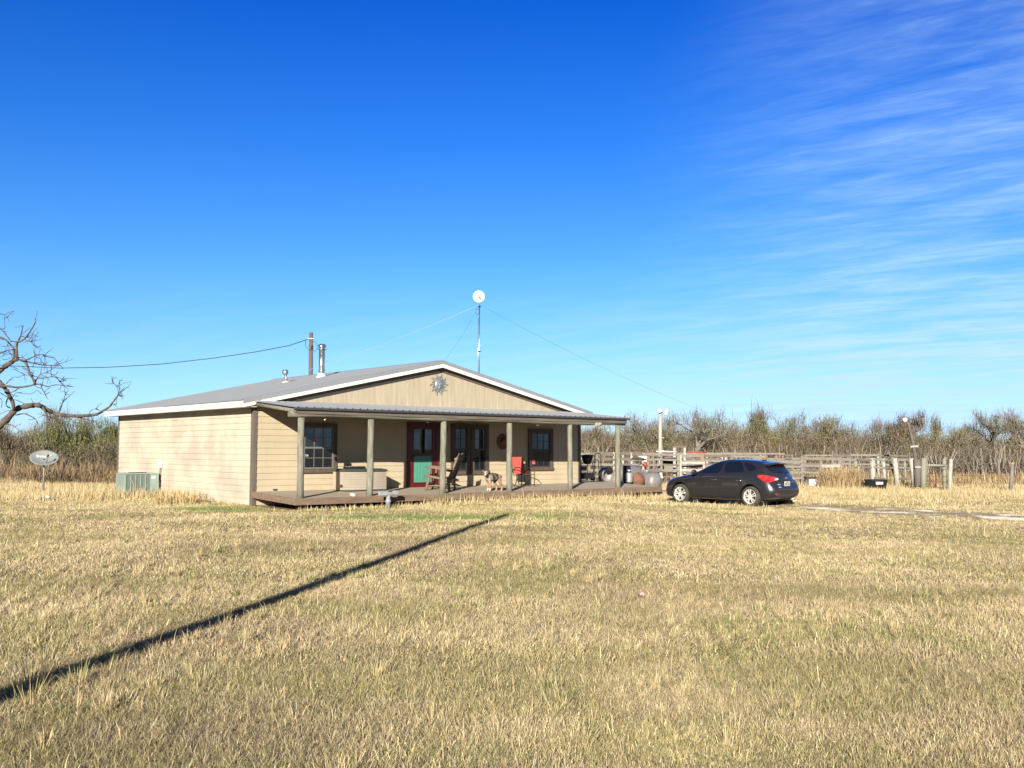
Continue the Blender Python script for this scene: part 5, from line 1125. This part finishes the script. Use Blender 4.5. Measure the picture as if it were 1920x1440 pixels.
for i, (P_, w0, w1_, d0, d1) in enumerate(limbs):
    n = len(P_); pts = []; k2 = 3; rr_ = random.Random(i)
    Pf = []
    for a in range(n-1):
        for k in range(k2):
            u = k/k2; p0, p1, p2, p3 = P_[max(a-1, 0)], P_[a], P_[a+1], P_[min(a+2, n-1)]
            f = lambda c: .5*((2*p1[c])+(-p0[c]+p2[c])*u+(2*p0[c]-5*p1[c]+4*p2[c]-p3[c])*u*u+(-p0[c]+3*p1[c]-3*p2[c]+p3[c])*u**3)
            Pf.append((f(0), f(1)))
    Pf.append(P_[-1]); m_ = len(Pf); rad = []
    for j, (zx, zy) in enumerate(Pf):
        u = j/(m_-1); Yd = DT+(d0+(d1-d0)*u)*1.3+.12*math.sin(j*1.3+i); px = zx/5.758; py = 570+zy/5.758
        jx = rr_.uniform(-.5, .5)*(.6 if w0 > 12 else .3)
        pts.append(Vector((PX(px+jx, Yd), Yd, 1.6+(842.9-py-(960-px)*.00314)/1850*Yd))-dt.location)
        rad.append(max((w0+(w1_-w0)*u**.8)/5.758/1850*Yd*.5*(1+.16*math.sin(j*2.3+i)+.1*rr_.uniform(-1, 1)), .011))
    if i == 0: pts.insert(0, Vector((-.5, 0, -.3))); rad.insert(0, .42)
    mb = MB(); mb.tube(pts, rad, 9 if w0 > 12 else 5); mb.build('trunk' if i == 0 else 'limb', M['bark'], dt)

rr_ = random.Random(5)
LP_ = [c_ for c_ in kids(dt)]
for k_ in range(150):
    lo = rr_.choice(LP_[:40]); vs_ = lo.data.vertices; v = vs_[rr_.randrange(len(vs_)//4, len(vs_))]; p = v.co.copy(); d = (v.normal+Vector((rr_.uniform(-.6, .9), rr_.uniform(-.8, .8), rr_.uniform(-.6, 1.0)))).normalized()
    ln_ = rr_.uniform(.12, .75); pts = [p]; 
    for i in range(4): d = (d+Vector((rr_.uniform(-1, 1), rr_.uniform(-1, 1), rr_.uniform(-1, 1)))*.38).normalized(); pts.append(pts[-1]+d*ln_/4)
    mb = MB() if k_ % 15 == 0 else mb
    mb.tube(pts, [.017, .013, .010, .008, .006], 4, caps=False)
    if rr_.random() < .5:
        q = pts[2]; d2 = (d+Vector((rr_.uniform(-1, 1), rr_.uniform(-1, 1), rr_.uniform(-1, 1)))).normalized(); mb.tube([q, q+d2*ln_*.3, q+d2*ln_*.45+Vector((0, 0, .05))], [.010, .008, .005], 4, caps=False)
    if k_ % 15 == 14: tag(mb.build('twigs', M['bark'], dt), kind='stuff')

# ------------------------------------------------------------------ mesquite thicket and the taller trees standing out of it
def twig_cols(n, tone):
    base = {'brown': np.array([.235,.175,.135]), 'olive': np.array([.235,.215,.095]), 'grey': np.array([.31,.265,.225]), 'green': np.array([.19,.215,.075]), 'rust': np.array([.29,.185,.12])}[tone]
    q = rng.random(n); c = np.tile(base, (n, 1)); c = np.where((q < .16)[:, None], np.array([.36,.32,.27]), c); c = np.where((q > .72)[:, None], np.array([.10,.075,.06]), c)
    return c*rng.uniform(.55, 1.1, n)[:, None]
def bush(rb, cx_, cy_, h, w_, n, tone, wd, base_z=None, leaf=.35):
    bz = g(cx_, cy_) if base_z is None else base_z
    dz = rng.uniform(-1, 1, n); a = rng.uniform(0, 2*np.pi, n); rr0 = rng.random(n)**.42; q_ = np.sqrt(1-dz**2)*rr0
    rad = w_*1.15*q_*rng.uniform(.75, 1.15, n); zz_ = h*(.50+.42*dz*rr0)
    x, y = cx_+rad*np.cos(a), cy_+rad*np.sin(a)*.8
    ang = np.where(rng.random(n) < .6, a+rng.normal(0, .8, n), rng.uniform(0, 6.28, n)); ln = h*.15*rng.gamma(3, .33, n)
    rb.add(x, y, bz+zz_, ang, ln, wd*rng.uniform(.5, 1.5, n), np.abs(rng.normal(1.25, .5, n)).clip(0, 2.2), twig_cols(n, tone))
    m_ = max(6, int(n*.05)); a = rng.uniform(0, 6.28, m_)       # stems
    rb.add(cx_+rng.normal(0, .35, m_), cy_+rng.normal(0, .3, m_), np.full(m_, bz), a, h*rng.uniform(.4, .9, m_), np.full(m_, wd*2.2), rng.uniform(.1, 1.15, m_), np.tile([.36,.32,.28], (m_, 1))*rng.uniform(.45, 1.2, m_)[:, None])
    k = int(n*leaf); u = rng.random(k)**.6; a = rng.uniform(0, 6.28, k); rad = w_*(.5+.75*np.sin(np.pi*np.clip(u*.85+.1, 0, 1)))*rng.random(k)**.35     # small leaves left on the twigs
    lc_ = {'brown': [.25,.20,.10], 'olive': [.26,.26,.09], 'grey': [.27,.245,.14], 'green': [.19,.25,.06], 'rust': [.34,.23,.10]}[tone]
    rb.add(cx_+rad*np.cos(a), cy_+rad*np.sin(a)*.8, bz+h*(.2+.78*u), rng.uniform(0, 6.28, k), np.full(k, wd*3.4)*rng.uniform(.5, 1.3, k), wd*2.6*rng.uniform(.6, 1.2, k), rng.uniform(.2, 1.5, k), np.tile(lc_, (k, 1))*rng.uniform(.65, 1.3, k)[:, None])
th = RB()
TONES = ['brown', 'olive', 'grey', 'brown', 'olive', 'rust', 'grey']
for i in range(330):           # right of and behind the house
    Y = rng.uniform(66, 88); X = rng.uniform(-2, 56); f = fbm(X*.12, Y*.12, 91)
    tone = TONES[int(f*23+rng.integers(0, 2)) % 7]
    bush(th, X, Y, (2.15+1.9*f*rng.uniform(.6, 1.15))*(Y/72)**.7, rng.uniform(1.2, 2.3), 520, tone, .022)
for i in range(120):           # low skirt of branches at the front edge
    X = rng.uniform(-2, 52); Y = rng.uniform(62.5, 66.5); bush(th, X, Y, rng.uniform(1.4, 2.7), rng.uniform(1.0, 1.7), 240, TONES[int(rng.integers(0, 7))], .020)
nb_ = 2600; X = rng.uniform(-2, 54, nb_); Y = rng.uniform(62, 67, nb_)   # long arching grey branches along the front
th.add(X, Y, gz(X, Y)+rng.uniform(0, 1.1, nb_), rng.uniform(0, 6.28, nb_), rng.uniform(.8, 2.3, nb_), np.full(nb_, .036), rng.uniform(.3, 1.45, nb_), np.array([.42,.38,.33])*rng.uniform(.5, 1.15, nb_)[:, None])
for i in range(230):           # left
    Y = rng.uniform(54, 74); X = rng.uniform(-48, -13); f = fbm(X*.15, Y*.15, 95)
    tone = ['brown', 'olive', 'grey', 'brown', 'green', 'olive', 'brown'][int(f*23+rng.integers(0, 2)) % 7]
    bush(th, X, Y, (1.55+1.7*f*rng.uniform(.6, 1.15))*(Y/60)**.7, rng.uniform(1.0, 2.0), 480, tone, .019)
for i in range(160):           # distant growth closing the gaps
    Y = rng.uniform(92, 125); X = rng.uniform(-.62, .62)*Y; bush(th, X, Y, rng.uniform(2.4, 3.9), rng.uniform(2.2, 3.4), 260, TONES[int(rng.integers(0, 7))], .045)
o = th.build('mesquite_thicket', M['veg']); tag(o, 'continuous brown and olive winter thicket of bare mesquite behind house and corral', 'thicket', kind='stuff')
# dry weeds waist high on the left between the golden grass and the thicket, and around the corral
wz = RB()
def weeds(x0, x1, y0, y1, n, h, wd, cols, cond=None):
    x = rng.uniform(x0, x1, n); y = rng.uniform(y0, y1, n); k = fbm(x*.5, y*.5, 77) > .36
    if cond is not None: k &= cond(x, y)
    x, y = x[k], y[k]; n = len(x); q = rng.random(n); c = cols[rng.integers(0, len(cols), n)]*rng.uniform(.65, 1.25, n)[:, None]
    base = gz(x, y)+np.where(q < .55, 0, h*rng.uniform(.2, .7, n))
    wz.add(x, y, base, rng.uniform(0, 6.28, n), h*rng.gamma(5, .2, n)*np.where(q < .55, 1, .4), np.full(n, wd), np.abs(rng.normal(.85, .45, n)), c)
WC = np.array([[.33,.22,.13],[.27,.185,.11],[.40,.29,.17],[.20,.165,.085],[.30,.25,.13],[.36,.27,.19]])
weeds(-46, -12, 45.5, 56, 30000, .8, .022, WC); weeds(-46, -12, 44, 47, 5000, .65, .022, WC)
weeds(0, 50, 48, 63, 15000, .38, .03, WC); weeds(0, 44, 45, 49, 2500, .32, .02, WC[[0, 2, 5]])
DC = np.array([[.12,.095,.075],[.17,.13,.10],[.22,.16,.11]])
weeds(-30, -13, 46.5, 48.5, 3500, .55, .03, DC, lambda x, y: vn(x*.5, 0*x, 7) > .4)
o = wz.build('dry_weeds', M['veg']); tag(o, 'rust and brown dry weeds standing before the thicket left and right', 'weeds', kind='stuff')
# a straw clump against the corral (one can point to it)
def clump(px, Y, h, w_, n, label, cols=None):
    rb = RB(); X = PX(px, Y); a = rng.uniform(0, 6.28, n); r = w_*np.sqrt(rng.random(n)); x, y = X+r*np.cos(a), Y+r*np.sin(a)*.7
    q = rng.random(n) < .5
    rb.add(x, y, gz(x, y)+np.where(q, 0, h*rng.uniform(.1, .7, n)), a+rng.normal(0, .6, n), h*rng.uniform(.35, 1.0, n)*np.where(q, 1, .4), np.full(n, .02), np.abs(rng.normal(.35, .3, n)), (WC[2] if cols is None else cols)*rng.uniform(.7, 1.45, n)[:, None])
    o_ = rb.build('weed_clump', M['veg']); tag(o_, label, 'weed clump'); return o_
clump(1575, 44.5, 1.15, 1.0, 1500, 'large straw coloured weed clump against the corral left of the black tub', np.array([.45,.33,.19]))
clump(1340, 46, .95, .55, 500, 'dry weed clump by the pale corral gate left of the car roof', np.array([.46,.33,.17]))
clump(345, 29.2, .42, .8, 420, 'loose straw tuft growing against the side wall right of the air conditioner', np.array([.50,.38,.2]))

def tree(px, Y, top_px, spread, tone, label, seed, dens=1.0, trunk_px=None, wd=.022, fork=.28):
    rr_ = random.Random(seed); X = PX(px, Y); h = 1.6+(845-top_px)/1850*Y; z0 = g(X, Y)
    root = empty('mesquite_tree', (X, Y, z0), 0, label, 'tree', 'mesquite trees rising above the thicket')
    tr = MB(); tips = []
    def grow(p, d, ln, r, lvl):
        pts = [p.copy()]; rd = [r]; k = 4
        for i in range(k):
            d = (d+Vector((rr_.uniform(-1, 1), rr_.uniform(-1, 1), rr_.uniform(-.4, .6)))*.30).normalized(); p = p+d*ln/k; pts.append(p.copy()); rd.append(r*(1-.5*(i+1)/k))
            if lvl >= 2: tips.append((p.copy(), d.copy(), lvl))
        tr.tube(pts, rd, 7 if lvl < 2 else 4, caps=False)
        if lvl < 4:
            for _ in range(rr_.choice((2, 3, 3)) if lvl else 4):
                q = pts[rr_.choice((2, 3, 4, 4))]; a = rr_.uniform(0, 6.28); sp2 = spread*rr_.uniform(.7, 1.35)
                dd_ = (d*.6+Vector((math.cos(a)*sp2, math.sin(a)*sp2*.8, rr_.uniform(.05, .62)))).normalized(); grow(q, dd_, ln*rr_.uniform(.58, .80), r*.52, lvl+1)
    hh = h
    grow(Vector((0, 0, -.1)), Vector((rr_.uniform(-.15, .15), 0, 1)), hh*fork+.3, .05*h*.6, 0)
    mz = max(v[2] for v in tr.v); sc = hh*.93/mz; tr.v = [(x*sc, y*sc, z*sc) for x, y, z in tr.v]
    tr.build('trunk', M['limb_grey'], root)
    T = np.array([[*p*sc, *d] for p, d, l in tips]); rep_ = max(3, int(1900*dens/len(T))); Tn = np.repeat(T, rep_, 0); n = len(Tn)
    j = rng.normal(0, .17, (n, 3)); P_ = Tn[:, :3]+j; ang = np.arctan2(Tn[:, 4], Tn[:, 3])+rng.normal(0, 1.0, n)
    keep = P_[:, 2] < hh*1.0; P_, ang = P_[keep], ang[keep]; n = len(P_)
    cb_ = RB(); cb_.add(P_[:, 0], P_[:, 1], P_[:, 2], ang, rng.gamma(3, .11, n), wd*rng.uniform(.5, 1.3, n), np.abs(rng.normal(.5, .5, n)), twig_cols(n, tone))
    k = rng.random(n) < .5; P2 = P_[k]+rng.normal(0, .18, (k.sum(), 3)); m_ = len(P2); clus = vn(P2[:, 0]*1.5+seed, P2[:, 2]*1.5, seed) > .42; P2 = P2[clus]; m_ = len(P2)
    lc_ = {'brown': [.25,.20,.12], 'olive': [.30,.31,.12], 'grey': [.30,.27,.17], 'green': [.22,.28,.08], 'rust': [.34,.23,.10]}[tone]
    cb_.add(P2[:, 0], P2[:, 1], P2[:, 2], rng.uniform(0, 6.28, m_), np.full(m_, .075), np.full(m_, .05), rng.uniform(.2, 1.5, m_), np.tile(lc_, (m_, 1))*rng.uniform(.65, 1.35, m_)[:, None])
    c_ = cb_.build('crown', M['veg']); c_.parent = root; return root
tree(1195, 70, 770, .95, 'grey', 'round grey tree just right of the porch roof end, left of the white light pole', 1, 1.7, fork=.2)
tree(1278, 68, 758, .9, 'olive', 'open crowned pale leafed tree directly right of the white light pole', 2, 1.0)
tree(1238, 76, 778, .7, 'grey', 'slim bare tree standing behind the white light pole', 19, .6)
tree(1330, 74, 778, .8, 'grey', 'low grey bare tree above the corral between the pale gate and the car roof', 3)
tree(1385, 76, 779, .75, 'grey', 'thin twiggy tree over the front of the car roof', 4, .7)
tree(1424, 70, 754, .62, 'olive', 'tallest tree above the car, its top a leafy tuft', 5, 1.0, fork=.34)
tree(1452, 71, 768, .7, 'green', 'olive green tree behind the rear window of the car', 6, 1.3)
tree(1507, 73, 770, .8, 'grey', 'grey tree with two rounded tops right of the car', 7)
tree(1546, 75, 782, .7, 'grey', 'small wispy tree in the gap right of the two topped grey tree', 8, .7)
tree(1578, 71, 772, .7, 'olive', 'pale olive pointed tree above the straw weed clump', 9)
tree(1628, 75, 780, .8, 'grey', 'low grey tree above the leaning white corral posts', 10, .8)
tree(1700, 70, 768, .95, 'brown', 'broad dense domed tree behind the leaning lamp pole', 11, 2.2, fork=.2)
tree(1775, 71, 773, .8, 'olive', 'pale tree with rounded crown above the green framed gate brace', 12)
tree(1815, 77, 786, .7, 'grey', 'thin low tree in the dip of the skyline near the right edge', 13, .6)
tree(1868, 69, 765, .9, 'olive', 'wide pale leafed tree above the lone leaning fence post', 14, 1.1)
tree(1920, 68, 756, .95, 'grey', 'bare tree cut by the right edge of the picture', 15, 1.0)
tree(1120, 73, 788, .8, 'brown', 'brown tree seen under the porch roof between the last two posts', 16)
tree(70, 58, 772, .8, 'grey', 'grey open tree behind the long dead limb at the left', 17, .9)
tree(138, 60, 768, .6, 'olive', 'narrow pointed olive tree above the satellite dish', 18, .8)
tree(185, 57, 786, .8, 'green', 'green leafed tree next to the far corner of the house', 20, 1.5)
tree(120, 56, 800, .8, 'green', 'low bright green tree behind the satellite dish', 21, 1.5)
tree(20, 57, 790, .9, 'brown', 'brown shrubby tree low at the left edge', 22, 1.2)
tree(-60, 60, 775, .9, 'grey', 'grey tree past the left edge of the picture', 23, .8)

# ------------------------------------------------------------------ corral, gates, posts
def fpost(parent, x, y, z0, h, r, m, lean=(0, 0), square=False, name='post'):
    mb = MB(); top = Vector((x+lean[0], y+lean[1], z0+h))
    if square: mb.bar((x, y, z0-.1), top, r*2, r*2, up=(0, 1, 0))
    else: mb.tube([(x, y, z0-.1), ((x+top.x)/2+random.uniform(-.01, .01), (y+top.y)/2, z0+h/2), top], [r*1.05, r, r*.95], 9)
    return mb.build(name, M[m], parent)
def corral(px0, px1, Y0, Y1, posts, rails, label, rail_m, h=1.55, rr_seed=1, rail_w=.13):
    rd = random.Random(rr_seed); Xa, Xb = PX(px0, Y0), PX(px1, Y1); z0 = g((Xa+Xb)/2, 45)
    root = empty('corral_fence', (Xa, Y0, z0), 0, label, 'fence', 'wooden corral fences')
    for (px, m, r, hh, ln_) in posts:
        u = (px-px0)/(px1-px0); Y = Y0+(Y1-Y0)*u; fpost(root, PX(px, Y)-Xa, Y-Y0, 0, hh, r, m, (ln_, 0))
    edges = [px0]+[p[0] for p in posts]+[px1]; step = max(1, len(posts)//4)
    cuts = sorted(set([px0, px1]+[posts[i][0] for i in range(0, len(posts), step)]))
    for z in rails:
        for a, b_ in zip(cuts[:-1], cuts[1:]):
            if b_-a < 3 or rd.random() < .05: continue
            ua, ub = (a-px0)/(px1-px0), (b_-px0)/(px1-px0); Ya, Yb = Y0+(Y1-Y0)*ua, Y0+(Y1-Y0)*ub
            mb = MB(); k = 4; pa = Vector((PX(a, Ya)-Xa, Ya-Y0-.10, z+rd.uniform(-.02, .02))); pb = Vector((PX(b_, Yb)-Xa-.01, Yb-Y0-.10, z+rd.uniform(-.03, .02)))
            mb.bar(pa, pb, .035, rail_w*rd.uniform(.60, .95)); mb.build('rail', M[rd.choice(rail_m)], root)
    return root
wg, wd_, wt_, ww, wgr = 'wood_grey', 'wood_dark', 'wood_tan', 'wood_white', 'wood_green'
corral(1070, 1272, 48.5, 48, [(1105, wt_, .08, 1.62, 0), (1151, ww, .05, 1.6, 0), (1184, ww, .06, 1.6, 0), (1206, ww, .06, 1.58, 0), (1215, wt_, .075, 1.56, 0), (1240, wg, .07, 1.55, 0)], (.42, .72, 1.0, 1.26, 1.5),
       'dark weathered plank corral fence with mixed pale posts right of the house', (wd_, wd_, wg), rr_seed=2, rail_w=.12)
corral(1272, 1510, 48, 47, [(1272, wgr, .10, 1.55, 0), (1299, wg, .055, 1.52, 0), (1316, wt_, .15, 1.55, 0), (1344, wt_, .055, 1.52, 0), (1371, wt_, .11, 1.52, 0), (1400, wt_, .055, 1.5, 0), (1433, wt_, .11, 1.5, 0), (1467, wt_, .055, 1.48, 0), (1503, wg, .10, 1.45, 0)], (.40, .68, .95, 1.20, 1.43),
       'weathered corral fence with thick brown posts directly behind the car', (wg, wd_, wg, wg), rr_seed=3, rail_w=.14)
corral(1503, 1577, 47, 46, [(1538, wg, .09, 1.42, 0), (1573, wg, .11, 1.42, 0)], (.38, .70, 1.0, 1.35), 'pale grey rail fence bay between the car and the straw weed clump', (wg, wg, ww), rr_seed=4, rail_w=.15)
corral(1577, 1706, 47, 45.5, [(1603, wgr, .09, 1.36, 0), (1634, ww, .13, 1.38, .02), (1657, ww, .075, 1.36, -.05), (1681, ww, .12, 1.38, -.12), (1696, wgr, .055, 1.34, -.04), (1713, ww, .115, 1.38, -.15)], (.45, .95, 1.30),
       'grey rail fence with stout whitewashed leaning posts behind the black tub', (wd_, wg), rr_seed=5, rail_w=.11)
corral(1100, 1470, 60, 59, [(p, rc2_, .07, 1.58, 0) for p, rc2_ in ((1120, wg), (1168, ww), (1225, wg), (1262, wt_), (1290, wg), (1325, ww), (1353, ww), (1360, ww), (1380, wg), (1412, wt_), (1425, ww), (1455, wg))], (.5, .85, 1.2, 1.5),
       'far side of the corral seen between the rails left of and behind the car', (wd_, wg), rr_seed=6, rail_w=.16)
corral(1470, 1700, 59, 57, [(p, rc2_, .08, 1.48, 0) for p, rc2_ in ((1484, wg), (1508, wg), (1560, wg), (1592, wg), (1645, ww), (1672, wg))], (.6, .95, 1.25, 1.46),
       'far grey corral fence seen beyond the whitewashed posts', (wd_, wg), rr_seed=7, rail_w=.14)
# alley gate frame with grey lintel
gf = empty('gate_frame', (PX(1273.5, 50), 50, g(9, 48)), 0, 'tall pale square gate frame sticking up above the corral rails', 'gate frame')
for dx_ in (-.26, .26): fpost(gf, dx_, 0, 0, 1.88, .06, ww, square=True)
mb = MB(); mb.bar((-.36, 0, 1.90), (.36, 0, 1.90), .14, .09); mb.build('lintel', M['wood_dark'], gf)
# pale gate
gt = empty('pale_gate', (PX(1299, 47.3), 47.3, g(9, 47)), 0, 'white painted board gate in the corral in front of the car bonnet', 'gate')
for dx_ in (-.60, .50): fpost(gt, dx_, 0, 0, 1.10 if dx_ > 0 else 1.5, .045, ww, square=True, name='stile')
for z in (.35, .78, 1.12): mb = MB(); mb.bar((-.60, -.06, z), (.55, -.06, z), .03, .10); mb.build('rail', M[ww], gt)
# red pipe and white pipe along the top
rp = MB(); rp.tube([(PX(1285, 49), 49, 1.52), (PX(1325, 49), 49, 1.50)], .04, 8); tag(rp.build('red_pipe', M['red_paint']), 'faded red pipe lying along the top corral rail left of the car', 'pipe')
rp = MB(); rp.tube([(PX(1230, 49), 49, 1.53), (PX(1268, 49), 49, 1.51)], .035, 8); tag(rp.build('white_pipe', M['white_paint']), 'pale pipe along the top rail between light pole and gate frame', 'pipe')
# roofed feeder: dark opening behind the rails
fe = empty('feed_shelter', (PX(1253, 54), 54, g(9, 50)), 0, 'low dark open shelter inside the corral right of the white light pole', 'shelter')
mb = MB(); mb.box(-.62, .62, 0, 1.2, 1.28, 1.36); mb.build('roof', M['wood_dark'], fe)
mb = MB(); mb.box(-.6, .6, 1.1, 1.15, .75, 1.27); mb.build('back_panel', M['black'], fe)
mb = MB(); mb.box(-.6, .6, .0, .05, .55, .90); mb.build('front_board', M['wood_grey'], fe)
for a in (-.58, .58):
    for b_ in (.02, 1.1): fpost(fe, a, b_, 0, 1.27, .05, wd_)
# whitewashed light pole with flood lamps
LY = 50.; lp = empty('light_pole', (PX(1237, LY), LY, g(8, 48)), 0, 'tall whitewashed pole with two flood lamps at its top, left of the car', 'light pole')
lt_ = 1.6+(845-772)/1850*LY+.13
mb = MB(); mb.tube([(0, 0, -.2), (.02, 0, lt_*.5), (.04, 0, lt_)], [.115, .10, .085], 12); mb.build('pole_shaft', M[ww], lp)
for (a, b_, z, s__) in ((-.02, -.16, lt_+.02, 1), (.36, -.10, lt_+.02, 1), (.30, -.12, lt_-.12, .8)):
    mb = MB(); mb.lathe([(.04, .10), (.09, .02), (.115, -.07), (.10, -.075), (.001, -.05)], (a, b_, z), 'Y', 14); mb.build('flood_lamp', M['pewter'] if a > 0 else M['white_paint'], lp)
mb = MB(); mb.tube([(0, 0, lt_-.08), (.22, -.05, lt_-.06), (.36, -.06, lt_)], .02, 6); mb.build('lamp_arm', M['galv_dull'], lp)
for z in (2.35, 1.7): mb = MB(); mb.bar((.09, -.02, z), (.22, -.02, z), .02, .03); mb.build('step_peg', M['galv_dull'], lp)
# leaning pole with lamp
L2 = 52.; zt = lambda py: 1.6+(845.5-py)/1850*L2+.13
lq = empty('leaning_lamp_pole', (PX(1719, L2), L2, g(20, 50)), 0, 'thin brown pole leaning left with a white lamp at the tip, behind the corral', 'lamp pole')
bx_ = PX(1719, L2); P3 = [(PX(px, L2)-bx_, 0, zt(py)) for px, py in ((1719, 900), (1711, 830), (1703, 795), (1700, 790))]
mb = MB(); mb.tube(P3, [.10, .085, .07, .06], 10); mb.build('pole_shaft', M['wood_dark'], lq)
mb = MB(); mb.bar((P3[1][0]-.18, -.1, zt(838)), (P3[1][0]+.22, -.1, zt(837)), .05, .09); mb.build('crosspiece', M[ww], lq)
mb = MB(); mb.lathe([(.03, .16), (.10, .08), (.13, -.02), (.11, -.10), (.001, -.12)], (0, 0, 0), 'X', 14); fl2 = mb.build('lamp_head', M['white_paint'], lq); fl2.location = (P3[3][0]-.10, -.02, zt(788)); fl2.rotation_euler = (0, R(-25), R(10))
bp_ = empty('broad_post', (PX(1719, 45.2), 45.2, g(20, 45)), 0, 'broad dark grey weathered post between white posts and the green brace', 'post')
fpost(bp_, 0, 0, 0, 1.36, .17, wd_, (-.03, 0), name='shaft'); mb = MB(); mb.box(-.20, .10, -.19, -.17, .95, 1.03); mb.build('hinge', M['galv_dull'], bp_)
# H brace with wire
GY = 42.; hb2 = empty('brace_fence', (PX(1728, GY), GY, g(18, 42)), 0, 'greenish H shaped fence brace with leaning post at its right end', 'fence')
wx = PX(1775, GY)-PX(1728, GY)
fpost(hb2, 0, 0, 0, 1.42, .11, wgr, (.06, 0)); fpost(hb2, wx-.12, .1, 0, 1.40, .075, wgr, (.02, 0)); fpost(hb2, wx, -.1, 0, 1.38, .085, ww, (.10, 0))
mb = MB(); mb.tube([(.05, 0, 1.12), (wx-.1, 0, 1.10)], .055, 8); mb.build('crossbar', M[wgr], hb2)
for z in (.95, .66, .42, .2): mb = MB(); mb.tube([(.0, .02, z), (wx+.1, .02, z-.02)], .010, 4); mb.build('wire', M['rust'], hb2)
tpo_ = empty('steel_post', (PX(1751.5, GY+.5), GY+.5, g(18, 42)), 0, 'short dark red steel post standing in the middle of the wire brace', 'post')
mb = MB(); mb.bar((0, 0, -.1), (.03, 0, .68), .06, .06); mb.build('shaft', M['rust'], tpo_); mb = MB(); mb.bar((-.12, -.04, .42), (.15, -.04, .43), .03, .03); mb.build('cross_clip', M['rust'], tpo_)
# lone fence posts of a wire fence running right
def lone(px, Y, h, r, lean, m, label, cap=None):
    p_ = empty('fence_post', (PX(px, Y), Y, g(PX(px, Y), Y)), 0, label, 'post', 'wire fence posts at the right')
    fpost(p_, 0, 0, 0, h, r, m, (lean, 0), name='shaft')
    if cap: mb = MB(); mb.tube([(lean, 0, h), (lean+.004, 0, h+.09)], r*1.04, 9); mb.build('painted_top', M[cap], p_)
    return p_
M['ochre'] = mat('ochre', (.42,.32,.10), .8)
lone(1890, 42, 1.15, .075, .13, wg, 'lone leaning grey fence post with ochre top near the right edge', 'ochre')
lone(1870, 56, 1.25, .06, 0, wg, 'thin grey fence post farther back, left of the leaning post with ochre top')
lone(1735, 54, 1.45, .06, 0, wg, 'thin grey post behind the left end of the H brace')
lone(1769, 50, 1.45, .035, .02, wgr, 'slim wire post behind the right end of the H brace')
for z in (.35, .65, .95): 
    mb = MB(); mb.tube([(PX(1775, 42), 42, z-.1), (PX(1890, 42), 42, z-.1), (PX(1990, 42), 42, z-.1)], .008, 4); tag(mb.build('fence_wire', M['rust']), {.35: 'lowest', .65: 'middle', .95: 'top'}[z]+' rusty fence wire strung from the H brace to the lone post', 'wire', 'rusty fence wires')
# tub, white-labelled
tu = empty('stock_tub', (PX(1640, 43.5), 43.5, g(17, 43)), 0, 'low round black stock tub with a white label, in front of whitewashed posts', 'tub')
mb = MB(); mb.lathe([(.36, 0), (.42, .06), (.47, .42), (.50, .45), (.49, .46), (.45, .42), (.40, .08), (.001, .07)], n=28); mb.v = [(x*1.0, y, z) for x, y, z in mb.v]; mb.build('shell', M['tub'], tu)
mb = MB(); mb.add([(r_*math.cos(a), r_*math.sin(a), z) for a in np.linspace(R(-110), R(-72), 7) for r_, z in ((.468, .26), (.482, .37))], [(2*i, 2*i+2, 2*i+3, 2*i+1) for i in range(6)]); mb.build('label', M['white_paint'], tu, fix=False)
tu2 = empty('stock_tub', (PX(1612, 45), 45, g(17, 43)), 0, 'dark low trough half buried in weeds left of the labelled black tub', 'tub')
mb = MB(); mb.lathe([(.40, 0), (.52, .36), (.54, .40), (.50, .38), (.4, .05)], n=24, caps=False); mb.build('shell', M['tub'], tu2)
wb = empty('salt_trough', (PX(1525, 45.8), 45.8, g(14, 45)), 0, 'white and dark trough box at the foot of the rail fence right of the car', 'trough')
mb = MB(); mb.box(-.30, .26, -.2, .2, .08, .40); bevel(mb.build('bin', M['white_paint'], wb), .02)
mb = MB(); mb.box(-.42, .38, -.24, .24, .43, .50); mb.build('cover', M['black'], wb)
for a in (-.40, .36): mb = MB(); mb.bar((a, 0, 0), (a, 0, .43), .05, .3); mb.build('leg', M['wood_dark'], wb)
# red and white sprayer arm seen above the smoker
pu = empty('hand_pump', (PX(1210, 44), 44, g(6, 44)), 0, 'white and red hand pump on a thin post, above the barrel smoker', 'pump')
mb = MB(); mb.tube([(.02, 0, 0), (.02, 0, .95)], .035, 8); mb.build('riser', M['rust'], pu)
mb = MB(); mb.tube([(.02, 0, .95), (-.03, 0, 1.05), (-.02, 0, 1.22)], [.07, .09, .06], 10); mb.build('barrel', M['red_paint'], pu)
mb = MB(); mb.prism([(-.38, 1.46), (.06, 1.46), (.06, 1.18), (-.05, 1.18), (-.08, 1.36), (-.2, 1.40)], -.04, .04, 'Y'); bevel(mb.build('head', M['white_paint'], pu), .015)
# small grey marker post at far left with a curled top
mk2 = empty('marker_stake', (PX(38, 42), 42, g(-21, 42)), 0, 'short pale stake with curled top in the straw left of the satellite dish', 'stake')
mb = MB(); mb.tube([(0, 0, 0), (0, 0, .34), (-.03, 0, .40), (-.09, 0, .38), (-.08, 0, .33)], .02, 6); mb.build('shaft', M['wood_grey'], mk2)
wbx = empty('white_box', (PX(-4, 42), 42, g(-22, 42)), 0, 'white box corner cut by the left edge of the picture', 'box')
mb = MB(); mb.box(-.25, .12, -.2, .2, .30, .62); bevel(mb.build('case', M['white_paint'], wbx), .02); mb = MB(); mb.box(-.2, .08, -.15, .15, 0, .30); mb.build('stand', M['black'], wbx)
